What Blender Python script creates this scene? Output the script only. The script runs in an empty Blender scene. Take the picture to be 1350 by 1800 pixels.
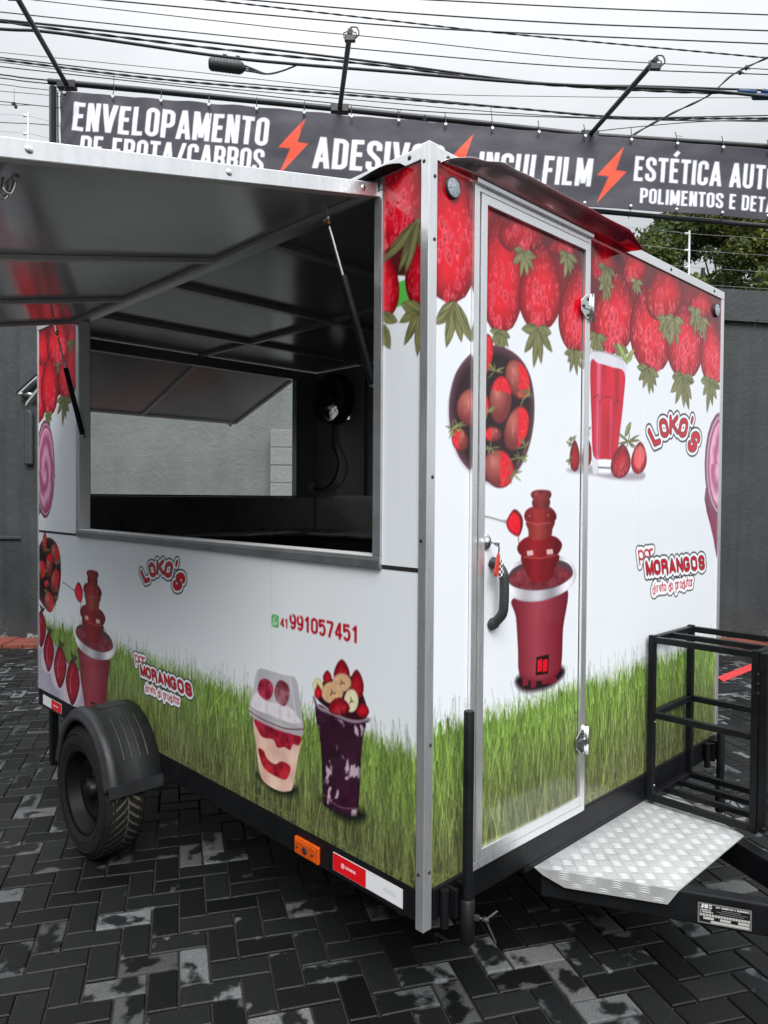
import bpy, math, random
import numpy as np
from mathutils import Vector, Matrix

# ------------------------------------------------------------------ camera, world, sun, exposure
scene = bpy.context.scene
Z0 = 0.48                                   # height of the trailer floor line above the paving
FPX = 1286.26                               # focal length in pixels of a 1350 x 1800 frame
CAM = np.array([1.39372, -1.51429, 1.12014 + Z0])
YAW, PITCH, ROLL = 2.37197849, -0.0192717662, 0.00694969355
_f = np.array([math.cos(YAW) * math.cos(PITCH), math.sin(YAW) * math.cos(PITCH), math.sin(PITCH)])
_r0 = np.array([math.sin(YAW), -math.cos(YAW), 0.0])
_u0 = np.cross(_r0, _f)
_r = _r0 * math.cos(ROLL) + _u0 * math.sin(ROLL)
_u = -_r0 * math.sin(ROLL) + _u0 * math.cos(ROLL)
cam_data = bpy.data.cameras.new("camera")
cam = bpy.data.objects.new("camera", cam_data)
scene.collection.objects.link(cam)
cam.matrix_world = Matrix(((_r[0], _u[0], -_f[0], CAM[0]), (_r[1], _u[1], -_f[1], CAM[1]), (_r[2], _u[2], -_f[2], CAM[2]), (0, 0, 0, 1)))
cam_data.sensor_fit = 'HORIZONTAL'
cam_data.sensor_width = 36.0
cam_data.lens = FPX / 1350 * 36.0
cam_data.clip_start = 0.05
cam_data.clip_end = 800
scene.camera = cam

SUN_EL, SUN_AZ = math.radians(46), math.radians(-36)     # azimuth of the bright part of the cloud, from +x
world = bpy.data.worlds.new("World")
scene.world = world
world.use_nodes = True
wn, wl = world.node_tree.nodes, world.node_tree.links
wn.clear()
w_out = wn.new('ShaderNodeOutputWorld')
bg_sky = wn.new('ShaderNodeBackground')
sky = wn.new('ShaderNodeTexSky')
sky.sky_type = 'NISHITA'
sky.sun_disc = False
sky.sun_elevation = SUN_EL
sky.sun_rotation = math.radians(90) - SUN_AZ
wl.new(sky.outputs[0], bg_sky.inputs[0])
bg_sky.inputs[1].default_value = 0.05
# overcast cloud layer: brighter overhead than at the horizon, softly mottled
tc = wn.new('ShaderNodeTexCoord')
sep = wn.new('ShaderNodeSeparateXYZ')
wl.new(tc.outputs['Generated'], sep.inputs[0])
cpw = wn.new('ShaderNodeMath'); cpw.operation = 'POWER'; cpw.use_clamp = True; cpw.inputs[1].default_value = 3.0
wl.new(sep.outputs[2], cpw.inputs[0])
grad = wn.new('ShaderNodeMapRange')
grad.inputs[1].default_value = 0.0; grad.inputs[2].default_value = 1.0
grad.inputs[3].default_value = 0.47; grad.inputs[4].default_value = 2.7
wl.new(cpw.outputs[0], grad.inputs[0])
mp = wn.new('ShaderNodeMapping'); mp.inputs['Scale'].default_value = (1.0, 1.0, 2.6)
wl.new(tc.outputs['Generated'], mp.inputs[0])
nz = wn.new('ShaderNodeTexNoise'); nz.inputs['Scale'].default_value = 2.2; nz.inputs['Detail'].default_value = 5
wl.new(mp.outputs[0], nz.inputs[0])
nr = wn.new('ShaderNodeMapRange')
nr.inputs[1].default_value = 0.3; nr.inputs[2].default_value = 0.72
nr.inputs[3].default_value = 0.84; nr.inputs[4].default_value = 1.07
wl.new(nz.outputs[0], nr.inputs[0])
mul = wn.new('ShaderNodeMath'); mul.operation = 'MULTIPLY'
wl.new(grad.outputs[0], mul.inputs[0]); wl.new(nr.outputs[0], mul.inputs[1])
bg_cl = wn.new('ShaderNodeBackground'); bg_cl.inputs[0].default_value = (0.93, 0.965, 1.0, 1)
wl.new(mul.outputs[0], bg_cl.inputs[1])
mixw = wn.new('ShaderNodeMixShader'); mixw.inputs[0].default_value = 0.93
wl.new(bg_sky.outputs[0], mixw.inputs[1]); wl.new(bg_cl.outputs[0], mixw.inputs[2])
wl.new(mixw.outputs[0], w_out.inputs[0])
sun_data = bpy.data.lights.new("sun", 'SUN')
sun_data.energy = 2.35
sun_data.angle = math.radians(35)
sun_data.color = (1.0, 0.98, 0.95)
sun = bpy.data.objects.new("sun", sun_data)
scene.collection.objects.link(sun)
_sd = Vector((math.cos(SUN_EL) * math.cos(SUN_AZ), math.cos(SUN_EL) * math.sin(SUN_AZ), math.sin(SUN_EL)))
sun.rotation_euler = _sd.to_track_quat('Z', 'Y').to_euler()
sun.location = (0, 0, 30)
scene.view_settings.view_transform = 'Standard'
scene.view_settings.look = 'None'
scene.view_settings.exposure = 0.56
scene.view_settings.gamma = 1.0
scene.view_settings.use_curve_mapping = False

rnd = random.Random(7)
rng = np.random.default_rng(11)

# ------------------------------------------------------------------ turning points of the frame into points of the place
def ray(u, v):
    return _f + (u - 675) / FPX * _r - (v - 900) / FPX * _u
def hit(u, v, n, d):
    n = np.array(n, float); w = ray(u, v)
    return CAM + w * ((d - n @ CAM) / (n @ w))
def S(u, v, y=0.0):                          # side wall: (x, height above the floor line)
    q = hit(u, v, (0, 1, 0), y); return (q[0], q[2] - Z0)
def F(u, v, x=0.0):                          # front wall: (y, height above the floor line)
    q = hit(u, v, (1, 0, 0), x); return (q[1], q[2] - Z0)
def G(u, v, z=0.0):
    q = hit(u, v, (0, 0, 1), z); return (q[0], q[1])
W0 = np.array([-7.301, 1.099, 0.0]); WE = np.array([0.67277, 0.73987, 0.0]); WN = np.array([0.73987, -0.67277, 0.0])
def WP(a, b, off=0.0):                       # point of the yard wall: a along it, b up, off towards the yard
    q = W0 + WE * a + WN * off; return (q[0], q[1], b)
def WC(u, v, off=0.0):
    q = hit(u, v, WN, WN @ W0 + off); return ((q - W0) @ WE, q[2])

# ------------------------------------------------------------------ objects
def link(o):
    scene.collection.objects.link(o); return o
def tag(o, label=None, cat=None, group=None, kind=None):
    if label: o['label'] = label
    if cat: o['category'] = cat
    if group: o['group'] = group
    if kind: o['kind'] = kind
    return o
def thing(name, loc, label, cat, group=None):
    o = bpy.data.objects.new(name, None)
    o.empty_display_size = 0.2
    o.location = loc
    link(o)
    return tag(o, label, cat, group)
def adopt(o, parent):
    if parent is not None:
        o.parent = parent
        if parent.type == 'EMPTY':
            o.matrix_parent_inverse = Matrix.Translation(-Vector(parent.location))
    return o

class MB:
    def __init__(s): s.v = []; s.f = []; s.sm = []
    def add(s, vs, fs, smooth=False):
        b = len(s.v); s.v += [tuple(map(float, p)) for p in vs]
        for f in fs: s.f.append(tuple(b + i for i in f)); s.sm.append(smooth)
        return s
    def box(s, a, b):
        x0, x1 = sorted((a[0], b[0])); y0, y1 = sorted((a[1], b[1])); z0, z1 = sorted((a[2], b[2]))
        vs = [(x, y, z) for z in (z0, z1) for y in (y0, y1) for x in (x0, x1)]
        return s.add(vs, [(0, 2, 3, 1), (4, 5, 7, 6), (0, 1, 5, 4), (2, 6, 7, 3), (0, 4, 6, 2), (1, 3, 7, 5)])
    def bar(s, p, q, w, h, up=(0, 0, 1)):
        p, q = Vector(p), Vector(q); d = (q - p).normalized(); up = Vector(up)
        x = d.cross(up)
        if x.length < 1e-4: x = d.cross(Vector((1, 0, 0)))
        x.normalize(); y = x.cross(d)
        vs = [c + x * (w / 2 * i) + y * (h / 2 * j) for c in (p, q) for (i, j) in ((-1, -1), (1, -1), (1, 1), (-1, 1))]
        return s.add(vs, [(0, 1, 2, 3), (7, 6, 5, 4), (0, 4, 5, 1), (1, 5, 6, 2), (2, 6, 7, 3), (3, 7, 4, 0)])
    def tube(s, pts, r, n=12, caps=True, smooth=True):
        pts = [Vector(p) for p in pts]
        rs = r if isinstance(r, (list, tuple)) else [r] * len(pts)
        rings = []
        x = None
        for i, p in enumerate(pts):
            d = (pts[min(i + 1, len(pts) - 1)] - pts[max(i - 1, 0)]).normalized()
            if x is None:
                x = d.cross(Vector((0, 0, 1)))
                if x.length < 1e-3: x = d.cross(Vector((1, 0, 0)))
            x = (x - d * x.dot(d)).normalized(); y = d.cross(x)
            rings.append([p + (x * math.cos(2 * math.pi * k / n) + y * math.sin(2 * math.pi * k / n)) * rs[i] for k in range(n)])
        vs = [v for rg in rings for v in rg]; fs = []
        for i in range(len(pts) - 1):
            for k in range(n):
                fs.append((i * n + k, i * n + (k + 1) % n, (i + 1) * n + (k + 1) % n, (i + 1) * n + k))
        s.add(vs, fs, smooth)
        if caps:
            s.add(rings[0], [tuple(range(n))[::-1]]); s.add(rings[-1], [tuple(range(n))])
        return s
    def lathe(s, c, axis, prof, n=40, smooth=True):
        c = Vector(c); a = Vector(axis).normalized()
        x = a.cross(Vector((0, 0, 1)))
        if x.length < 1e-3: x = Vector((1, 0, 0))
        x.normalize(); y = a.cross(x)
        m = len(prof); vs = []
        for k in range(n):
            t = 2 * math.pi * k / n; e = x * math.cos(t) + y * math.sin(t)
            for (r, h) in prof: vs.append(c + e * r + a * h)
        fs = [(k * m + i, ((k + 1) % n) * m + i, ((k + 1) % n) * m + i + 1, k * m + i + 1) for k in range(n) for i in range(m - 1)]
        return s.add(vs, fs, smooth)
    def prism(s, pts, d):
        pts = [Vector(p) for p in pts]; d = Vector(d); n = len(pts)
        return s.add(pts + [p + d for p in pts], [tuple(range(n))[::-1], tuple(range(n, 2 * n))] + [(i, (i + 1) % n, n + (i + 1) % n, n + i) for i in range(n)])
    def build(s, name, mat, parent=None, bevel=0.0, seg=2):
        me = bpy.data.meshes.new(name)
        me.from_pydata(s.v, [], s.f)
        me.polygons.foreach_set('use_smooth', s.sm)
        me.update()
        if mat: me.materials.append(mat)
        o = link(bpy.data.objects.new(name, me))
        if bevel:
            m = o.modifiers.new('bevel', 'BEVEL'); m.width = bevel; m.segments = seg; m.limit_method = 'ANGLE'; m.angle_limit = math.radians(40)
            m.harden_normals = False
        return adopt(o, parent)

# ------------------------------------------------------------------ materials
def lin(c):
    return tuple((x / 255 / 12.92) if x / 255 <= 0.04045 else ((x / 255 + 0.055) / 1.055) ** 2.4 for x in c)
def mat(name, col=(0.5, 0.5, 0.5), rough=0.5, metal=0.0, var=0.0, vscale=8.0, bump=0.0, bscale=60.0, rvar=0.0, spec=0.5, streak=None, coat=0.0):
    m = bpy.data.materials.new(name); m.use_nodes = True
    nt = m.node_tree; b = nt.nodes['Principled BSDF']
    b.inputs['Base Color'].default_value = (*col, 1); b.inputs['Roughness'].default_value = rough
    b.inputs['Metallic'].default_value = metal; b.inputs['Specular IOR Level'].default_value = spec
    b.inputs['Coat Weight'].default_value = coat
    t = nt.nodes.new('ShaderNodeTexCoord')
    if var or rvar:
        mpp = nt.nodes.new('ShaderNodeMapping')
        if streak: mpp.inputs['Scale'].default_value = streak
        nt.links.new(t.outputs['Object'], mpp.inputs[0])
        n = nt.nodes.new('ShaderNodeTexNoise'); n.inputs['Scale'].default_value = vscale; n.inputs['Detail'].default_value = 7
        n.inputs['Roughness'].default_value = 0.62
        nt.links.new(mpp.outputs[0], n.inputs[0])
        if var:
            r = nt.nodes.new('ShaderNodeMapRange'); r.inputs[1].default_value = 0.25; r.inputs[2].default_value = 0.75
            r.inputs[3].default_value = 1 - var; r.inputs[4].default_value = 1 + var
            nt.links.new(n.outputs[0], r.inputs[0])
            h = nt.nodes.new('ShaderNodeVectorMath'); h.operation = 'SCALE'; h.inputs[0].default_value = col
            nt.links.new(r.outputs[0], h.inputs['Scale']); nt.links.new(h.outputs[0], b.inputs['Base Color'])
        if rvar:
            r = nt.nodes.new('ShaderNodeMapRange'); r.inputs[1].default_value = 0.25; r.inputs[2].default_value = 0.75
            r.inputs[3].default_value = max(0.02, rough - rvar); r.inputs[4].default_value = min(1, rough + rvar)
            nt.links.new(n.outputs[0], r.inputs[0]); nt.links.new(r.outputs[0], b.inputs['Roughness'])
    if bump:
        n2 = nt.nodes.new('ShaderNodeTexNoise'); n2.inputs['Scale'].default_value = bscale; n2.inputs['Detail'].default_value = 4
        nt.links.new(t.outputs['Object'], n2.inputs[0])
        bp = nt.nodes.new('ShaderNodeBump'); bp.inputs['Strength'].default_value = bump; bp.inputs['Distance'].default_value = 0.01
        nt.links.new(n2.outputs[0], bp.inputs['Height']); nt.links.new(bp.outputs[0], b.inputs['Normal'])
    return m
def mat_attr(name, rough, bump=0.0, bscale=2.0, dist=0.01, spec=0.5, sheen=0.0):
    m = bpy.data.materials.new(name); m.use_nodes = True
    nt = m.node_tree; b = nt.nodes['Principled BSDF']
    a = nt.nodes.new('ShaderNodeAttribute'); a.attribute_name = 'print'
    nt.links.new(a.outputs['Color'], b.inputs['Base Color'])
    b.inputs['Roughness'].default_value = rough; b.inputs['Specular IOR Level'].default_value = spec
    if bump:
        t = nt.nodes.new('ShaderNodeTexCoord')
        n2 = nt.nodes.new('ShaderNodeTexNoise'); n2.inputs['Scale'].default_value = bscale; n2.inputs['Detail'].default_value = 3
        nt.links.new(t.outputs['Object'], n2.inputs[0])
        bp = nt.nodes.new('ShaderNodeBump'); bp.inputs['Strength'].default_value = bump; bp.inputs['Distance'].default_value = dist
        nt.links.new(n2.outputs[0], bp.inputs['Height']); nt.links.new(bp.outputs[0], b.inputs['Normal'])
    return m

M_vinyl = mat_attr('printed vinyl', 0.11, 0.3, 2.6, 0.006)
M_banner = mat_attr('printed banner cloth', 0.55, 0.3, 6.0, 0.02, 0.3)
M_alu = mat('brushed aluminium', (0.90, 0.91, 0.92), 0.30, 0.86, 0.05, 9, 0.03, 60, 0.06, streak=(6, 6, 1))
M_alu_win = mat('darker window aluminium', (0.50, 0.51, 0.52), 0.34, 0.8, 0.14, 9, 0.03, 60, 0.06)  # darker base tone than the trim aluminium
M_alu_dark = mat('dull aluminium', (0.30, 0.31, 0.32), 0.4, 0.8, 0.2, 9, 0.1, 120, 0.1)
M_chrome = mat('chrome', (0.75, 0.75, 0.74), 0.16, 1.0, 0.1, 20, 0, 0, 0.06)
M_frame = mat('hatch frame paint', (.50, .49, .48), .35, 0, .1, 3)
M_rib = mat('ceiling rib paint', (.28, .28, .28), .35, 0, .1, 3)
M_steel = mat('stainless steel', (0.30, 0.29, 0.28), 0.32, 0.9, 0.25, 5, 0.1, 30, 0.12)
M_brass = mat('brass', (0.55, 0.36, 0.12), 0.35, 1.0)
M_black = mat('black painted steel', (0.006, 0.0066, 0.0078), 0.4, 0.0, 0.35, 8, 0.1, 90, 0.12, spec=0.22)
def chips(m, sc, th, col):
    nt = m.node_tree; N, L = nt.nodes, nt.links; b = N['Principled BSDF']; t = N.new('ShaderNodeTexCoord')
    n = N.new('ShaderNodeTexNoise'); n.inputs['Scale'].default_value = sc; n.inputs['Detail'].default_value = 5; n.inputs['Roughness'].default_value = .7; L.new(t.outputs['Object'], n.inputs[0])
    r = N.new('ShaderNodeMapRange'); r.inputs[1].default_value = th; r.inputs[2].default_value = th + .012; L.new(n.outputs[0], r.inputs[0])
    mx = N.new('ShaderNodeMix'); mx.data_type = 'RGBA'; L.new(r.outputs[0], mx.inputs[0]); mx.inputs[7].default_value = (*col, 1)
    src = b.inputs['Base Color'].links[0].from_socket; L.new(src, mx.inputs[6]); L.new(mx.outputs[2], b.inputs['Base Color'])
chips(M_black, 38, .735, (.22, .22, .21))
M_plastic = mat('black plastic', (0.026, 0.028, 0.031), 0.45, 0.0, 0.25, 12, 0.25, 160, 0.12)
M_rubber = mat('tyre rubber', (0.0095, 0.0095, 0.010), 0.75, 0.0, 0.4, 10, 0.2, 120, spec=0.25)
M_rim = mat('black rim paint', (.004, .004, .005), .5, 0, .4, 12, spec=.15)
M_dust = mat('dusty tyre groove', (0.085, 0.074, 0.058), 0.9, 0.0, 0.4, 14)
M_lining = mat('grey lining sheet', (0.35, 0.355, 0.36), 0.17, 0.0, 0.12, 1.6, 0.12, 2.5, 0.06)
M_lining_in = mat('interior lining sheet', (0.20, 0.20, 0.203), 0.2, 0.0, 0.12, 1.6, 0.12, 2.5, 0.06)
M_gap = mat('dark sealant', (0.012, 0.012, 0.013), 0.7)
M_core = mat('panel edge', (0.25, 0.25, 0.26), 0.6)
M_bolt = mat('dark rivet', (0.05, 0.045, 0.042), 0.5, 0.5)
M_amber = mat('amber lens', (0.62, 0.085, 0.003), 0.18, 0.0, 0.12, 40, 0.5, 300)
M_lens = mat('grey lens', (0.36, 0.40, 0.46), 0.12, 0.0, 0.2, 60, 0.4, 200)
M_tie = mat('cable tie black', (0.01, 0.01, 0.01), 0.6)
M_eye = mat('eyelet metal', (0.75, 0.75, 0.75), 0.3, 0.8)
M_cable = mat('cable sheath', (0.014, 0.014, 0.016), 0.6)
M_blue = mat('blue cable clamp', (0.01, 0.05, 0.14), 0.5)
M_pole = mat('dark pole paint', (0.02, 0.021, 0.024), 0.4, 0.2, 0.3, 6)
M_white = mat('white plastic', (0.8, 0.8, 0.8), 0.4)
M_redp = mat('red reflective sheet', (0.75, 0.012, 0.02), 0.25, 0.0, 0.08, 30)
M_whitep = mat('white reflective sheet', (0.72, 0.74, 0.75), 0.25, 0.0, 0.08, 30)

# ------------------------------------------------------------------ painting of printed surfaces (numpy, in wall metres)
def vnoise(X, Y, seed=0):
    xi = np.floor(X).astype(np.int64); yi = np.floor(Y).astype(np.int64)
    fx = X - xi; fy = Y - yi; fx = fx * fx * (3 - 2 * fx); fy = fy * fy * (3 - 2 * fy)
    def h(a, b):
        n = (a * 374761393 + b * 668265263 + seed * 974711) & 0xffffffff
        n = ((n ^ (n >> 13)) * 1274126177) & 0xffffffff
        return ((n ^ (n >> 16)) & 0xffff) / 65535.0
    return (h(xi, yi) * (1 - fx) + h(xi + 1, yi) * fx) * (1 - fy) + (h(xi, yi + 1) * (1 - fx) + h(xi + 1, yi + 1) * fx) * fy
def fbm(X, Y, seed=0, o=3):
    return sum(vnoise(X * 2 ** k, Y * 2 ** k, seed + k) / 2 ** k for k in range(o)) / sum(1 / 2 ** k for k in range(o))
def C(*c): return np.array(c, float)
def mixc(a, b, t):
    t = np.clip(t, 0, 1)[..., None]; return a * (1 - t) + b * t
def smooth(pts, n=6, closed=True):
    P = np.array(pts, float); m = len(P); out = []
    rg = range(m) if closed else range(m - 1)
    for i in rg:
        if closed: a, b, c, d = P[(i - 1) % m], P[i], P[(i + 1) % m], P[(i + 2) % m]
        else: a, b, c, d = P[max(i - 1, 0)], P[i], P[i + 1], P[min(i + 2, m - 1)]
        for k in range(n):
            t = k / n
            out.append(0.5 * ((2 * b) + (c - a) * t + (2 * a - 5 * b + 4 * c - d) * t * t + (3 * b - a - 3 * c + d) * t ** 3))
    if not closed: out.append(P[-1])
    return np.array(out)
def segd(X, Y, a, b):
    dx, dy = b[0] - a[0], b[1] - a[1]; L = dx * dx + dy * dy + 1e-12
    t = np.clip(((X - a[0]) * dx + (Y - a[1]) * dy) / L, 0, 1)
    return np.hypot(X - a[0] - t * dx, Y - a[1] - t * dy)

class Canvas:
    def __init__(s, a0, a1, b0, b1, res, col):
        s.a0, s.b0, s.res = a0, b0, res
        s.w = int(round((a1 - a0) / res)) + 1; s.h = int(round((b1 - b0) / res)) + 1
        s.img = np.ones((s.h, s.w, 3)) * np.array(col, float)
    def win(s, x0, x1, y0, y1):
        i0 = max(0, int((x0 - s.a0) / s.res) - 1); i1 = min(s.w, int((x1 - s.a0) / s.res) + 3)
        j0 = max(0, int((y0 - s.b0) / s.res) - 1); j1 = min(s.h, int((y1 - s.b0) / s.res) + 3)
        if i1 <= i0 or j1 <= j0: return None
        X, Y = np.meshgrid(s.a0 + np.arange(i0, i1) * s.res, s.b0 + np.arange(j0, j1) * s.res)
        return (slice(j0, j1), slice(i0, i1)), X, Y
    def put(s, sl, al, col):
        al = np.clip(al, 0, 1)[..., None]; s.img[sl] = s.img[sl] * (1 - al) + col * al
    def poly(s, pts, col, alpha=1.0, soft=0.0):
        P = np.array(pts, float); m = soft
        w = s.win(P[:, 0].min() - m, P[:, 0].max() + m, P[:, 1].min() - m, P[:, 1].max() + m)
        if w is None: return
        sl, X, Y = w
        ins = np.zeros(X.shape, bool); D = np.full(X.shape, 1e9)
        for i in range(len(P)):
            a, b = P[i], P[(i + 1) % len(P)]
            D = np.minimum(D, segd(X, Y, a, b))
            if a[1] != b[1]:
                c = ((a[1] > Y) != (b[1] > Y)) & (X < (b[0] - a[0]) * (Y - a[1]) / (b[1] - a[1]) + a[0]); ins ^= c
        d = np.where(ins, -D, D)
        al = np.clip(0.5 - d / max(s.res, soft), 0, 1) * alpha
        if callable(col): col = col(X, Y, np.where(ins, D, 0))
        s.put(sl, al, col)
    def line(s, pts, r, col, alpha=1.0, r1=None):
        P = np.array(pts, float); rm = max(r, r1 or 0)
        w = s.win(P[:, 0].min() - rm, P[:, 0].max() + rm, P[:, 1].min() - rm, P[:, 1].max() + rm)
        if w is None: return
        sl, X, Y = w; D = np.full(X.shape, 1e9); n = len(P) - 1
        for i in range(n):
            rr = r if r1 is None else r + (r1 - r) * (i + 0.5) / n
            D = np.minimum(D, segd(X, Y, P[i], P[i + 1]) - rr)
        s.put(sl, np.clip(0.5 - D / s.res, 0, 1) * alpha, col)
    def blob(s, c, rx, ry, rot, col, alpha=1.0, soft=0.0):
        t = np.linspace(0, 2 * np.pi, 22, endpoint=False)
        x, y = rx * np.cos(t), ry * np.sin(t); k, q = math.cos(rot), math.sin(rot)
        s.poly(np.stack([c[0] + x * k - y * q, c[1] + x * q + y * k], 1), col, alpha, soft)
def tf(T, pts): return [T(*p) for p in pts]
def zc(ox, oy, sc):                      # a point read off an enlargement of the photograph
    return lambda pts: [(ox + x / sc, oy + y / sc) for x, y in pts]

RED, DRED, PINK = C(216, 14, 36), C(112, 2, 16), C(250, 132, 142)
OLIVE, DOLIVE, LOLIVE = C(104, 106, 62), C(58, 58, 38), C(150, 150, 96)
def bw(q): return math.sin(math.pi * min(1, max(0, q)) ** 1.32) ** 0.46 if 0 < q < 1 else 0
def berry_pts(cx, t, b, hw, lean=0.0, n=18):
    L, R = [], []
    for i in range(n + 1):
        q = i / n; w = hw * bw(q)
        x = cx + lean * (0.5 - q); y = t + (b - t) * q
        L.append((x - w, y)); R.append((x + w, y))
    return L + R[::-1][1:-1]
def berry(cv, T, cx, t, b, hw, lean=0.0, seed=0, seeds=70, dim=1.0, big=1.0):
    P = np.array(tf(T, berry_pts(cx, t, b, hw, lean)))
    x0, x1, y0, y1 = P[:, 0].min(), P[:, 0].max(), P[:, 1].min(), P[:, 1].max()
    hwm = (x1 - x0) / 2
    def col(X, Y, D):
        e = np.clip(D / (hwm * 0.75), 0, 1); n = fbm(X * 60 + seed, Y * 34, seed)
        c = mixc(DRED * dim * .85, RED * dim, e ** 0.6 * 1.1)
        c = mixc(c, C(228, 44, 62) * dim, np.clip((n - 0.45) * 1.6, 0, 1) * e * 0.7)
        return mixc(c, DRED * dim, np.clip((Y - y0) / (y1 - y0) * 1.6 - 0.95, 0, 1) * 0.55)
    cv.poly(P, col)
    r = random.Random(seed * 7 + 3); w = hwm * 0.075 * big
    for k in range(seeds):
        q = r.uniform(0.05, 0.95); h = bw(q)
        ex = r.uniform(-0.86, 0.86)
        c0 = T(cx + lean * (0.5 - q) + ex * h * hw, t + (b - t) * q)
        sz = w * (0.55 + 0.7 * (q > 0.45) * r.random()) * (1 - 0.4 * abs(ex))
        if sz < cv.res * 0.35: sz = cv.res * 0.35
        kind = r.random()
        if q > 0.42 and abs(ex) < .62 and kind < 0.6 and sz > cv.res:
            cv.blob(c0, sz * 1.5, sz * 2.5, r.uniform(-.3, .3), C(236, 84, 98) * dim, 0.6)
            cv.blob(c0, sz * 0.75, sz * 1.5, 0, C(176, 14, 34) * dim, 0.9)
            cv.blob((c0[0], c0[1] + sz * .3), sz * 0.25, sz * 0.6, 0, PINK * dim, 0.6)
        else:
            cv.blob(c0, sz * 0.42, sz * (0.8 + 0.8 * r.random()), r.uniform(-.7, .7), PINK * dim, 0.36 + 0.3 * r.random())
def leaf(cv, p, q, w, col=OLIVE, seed=0):
    p, q = np.array(p), np.array(q); d = q - p; L = np.hypot(*d) + 1e-9; d = d / L; n = np.array([-d[1], d[0]])
    prof = [(0, .25), (.2, .75), (.45, 1), (.7, .78), (.88, .4), (1, 0)]
    P = [p + d * L * a + n * w * b for a, b in prof] + [p + d * L * a - n * w * b for a, b in prof[::-1][1:]]
    def cf(X, Y, D):
        u = ((X - p[0]) * d[0] + (Y - p[1]) * d[1]) / L; v = ((X - p[0]) * n[0] + (Y - p[1]) * n[1]) / w
        st = vnoise(u * 3 + seed, (v * 4 + u * 2) * 1.6, seed + 5)
        c = mixc(col * 0.72, LOLIVE * (col.mean() / OLIVE.mean()), st)
        return mixc(c, DOLIVE, np.clip(1 - D / (cv.res * 1.3), 0, 1) * 0.7)
    cv.poly(P, cf)
    cv.line([p, p + d * L * .85], cv.res * 0.35, LOLIVE, 0.6)
def crown(cv, T, cx, cy, size, seed=0, n=5, down=True, col=OLIVE, spread=2.9):
    r = random.Random(seed); c = T(cx, cy)
    k = abs(T(cx, cy + size)[1] - c[1])
    for i in range(n):
        a = -math.pi / 2 + (i / (n - 1) - 0.5) * spread + r.uniform(-.12, .12)
        if not down: a = -a
        L = k * r.uniform(0.95, 1.38) * (1 - 0.28 * abs(i / (n - 1) - .5))
        leaf(cv, c, (c[0] + math.cos(a) * L * .85, c[1] + math.sin(a) * L), k * 0.185, col, seed + i)
def grass(cv, a0, a1, top, seed, dens=2300):
    r = np.random.default_rng(seed)
    w = cv.win(a0, a1, -0.05, top + 0.09); sl, X, Y = w
    tl = top - 0.06 + 0.06 * fbm(X * 7, X * 0 + seed, seed) + 0.06 * vnoise(X * 150, X * 0, seed + 3) ** 2
    q = np.clip(Y / top, 0, 1.1); st = vnoise(X * 260 + 30 * (fbm(X * 5, Y * 3, seed) - .5), Y * 9, seed + 1)
    st2 = vnoise(X * 120 + Y * 16, Y * 5, seed + 2)
    base = mixc(mixc(C(58, 60, 42), C(82, 94, 48), np.clip(q * 1.7, 0, 1)), C(100, 138, 52), np.clip(q * 2.3 - 1.25, 0, 1))
    base = base * (0.55 + 0.5 * st + 0.3 * st2)[..., None]
    base = mixc(base, C(96, 98, 84), np.clip(fbm(X * 3, Y * 3, seed + 9) * 2 - 0.95, 0, .35) * (q < .7))
    cv.put(sl, np.clip((tl - Y) / 0.012, 0, 1), base)
    for k in range(int(dens * (a1 - a0))):
        x = r.uniform(a0, a1); f = r.random()
        y0 = r.uniform(-0.05, top * 0.8) if f < .8 else top - 0.09
        L = r.uniform(0.09, 0.30) if f < .8 else r.uniform(0.09, 0.2)
        lean = r.normal(0, 0.27 if f < .8 else .10); y1 = min(y0 + L, top + (r.uniform(-.04, .03) if f < .95 else r.uniform(.03, .10)))
        t = np.linspace(0, 1, 5); px = x + lean * L * t ** 1.6; py = y0 + (y1 - y0) * t
        hq = np.clip((y0 + y1) / 2 / top, 0, 1)
        lo, hi = C(90, 93, 60), C(130, 172, 74)
        c = lo + (hi - lo) * hq ** 1.3
        c = c * r.uniform(0.45, 1.35) + (C(58, 54, 34) * r.random() ** 2 * (1 - .5 * hq))
        if f > .95: c = C(78, 92, 58)
        cv.line(np.stack([px, py], 1), (0.0019 if f < .95 else .0013) * r.uniform(.7, 1.25), np.clip(c, 0, 235), r.uniform(.6, 1), 0.0002)
    # short dry tufts along the foot
    for k in range(int(700 * (a1 - a0))):
        x = r.uniform(a0, a1); y = r.uniform(-0.02, 0.035); a = r.uniform(0, np.pi); L = r.uniform(.01, .03)
        cv.line([(x, y), (x + L * math.cos(a), y + L * math.sin(a))], .0009, C(138, 146, 84) * r.uniform(.6, 1.1), .7)

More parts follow.
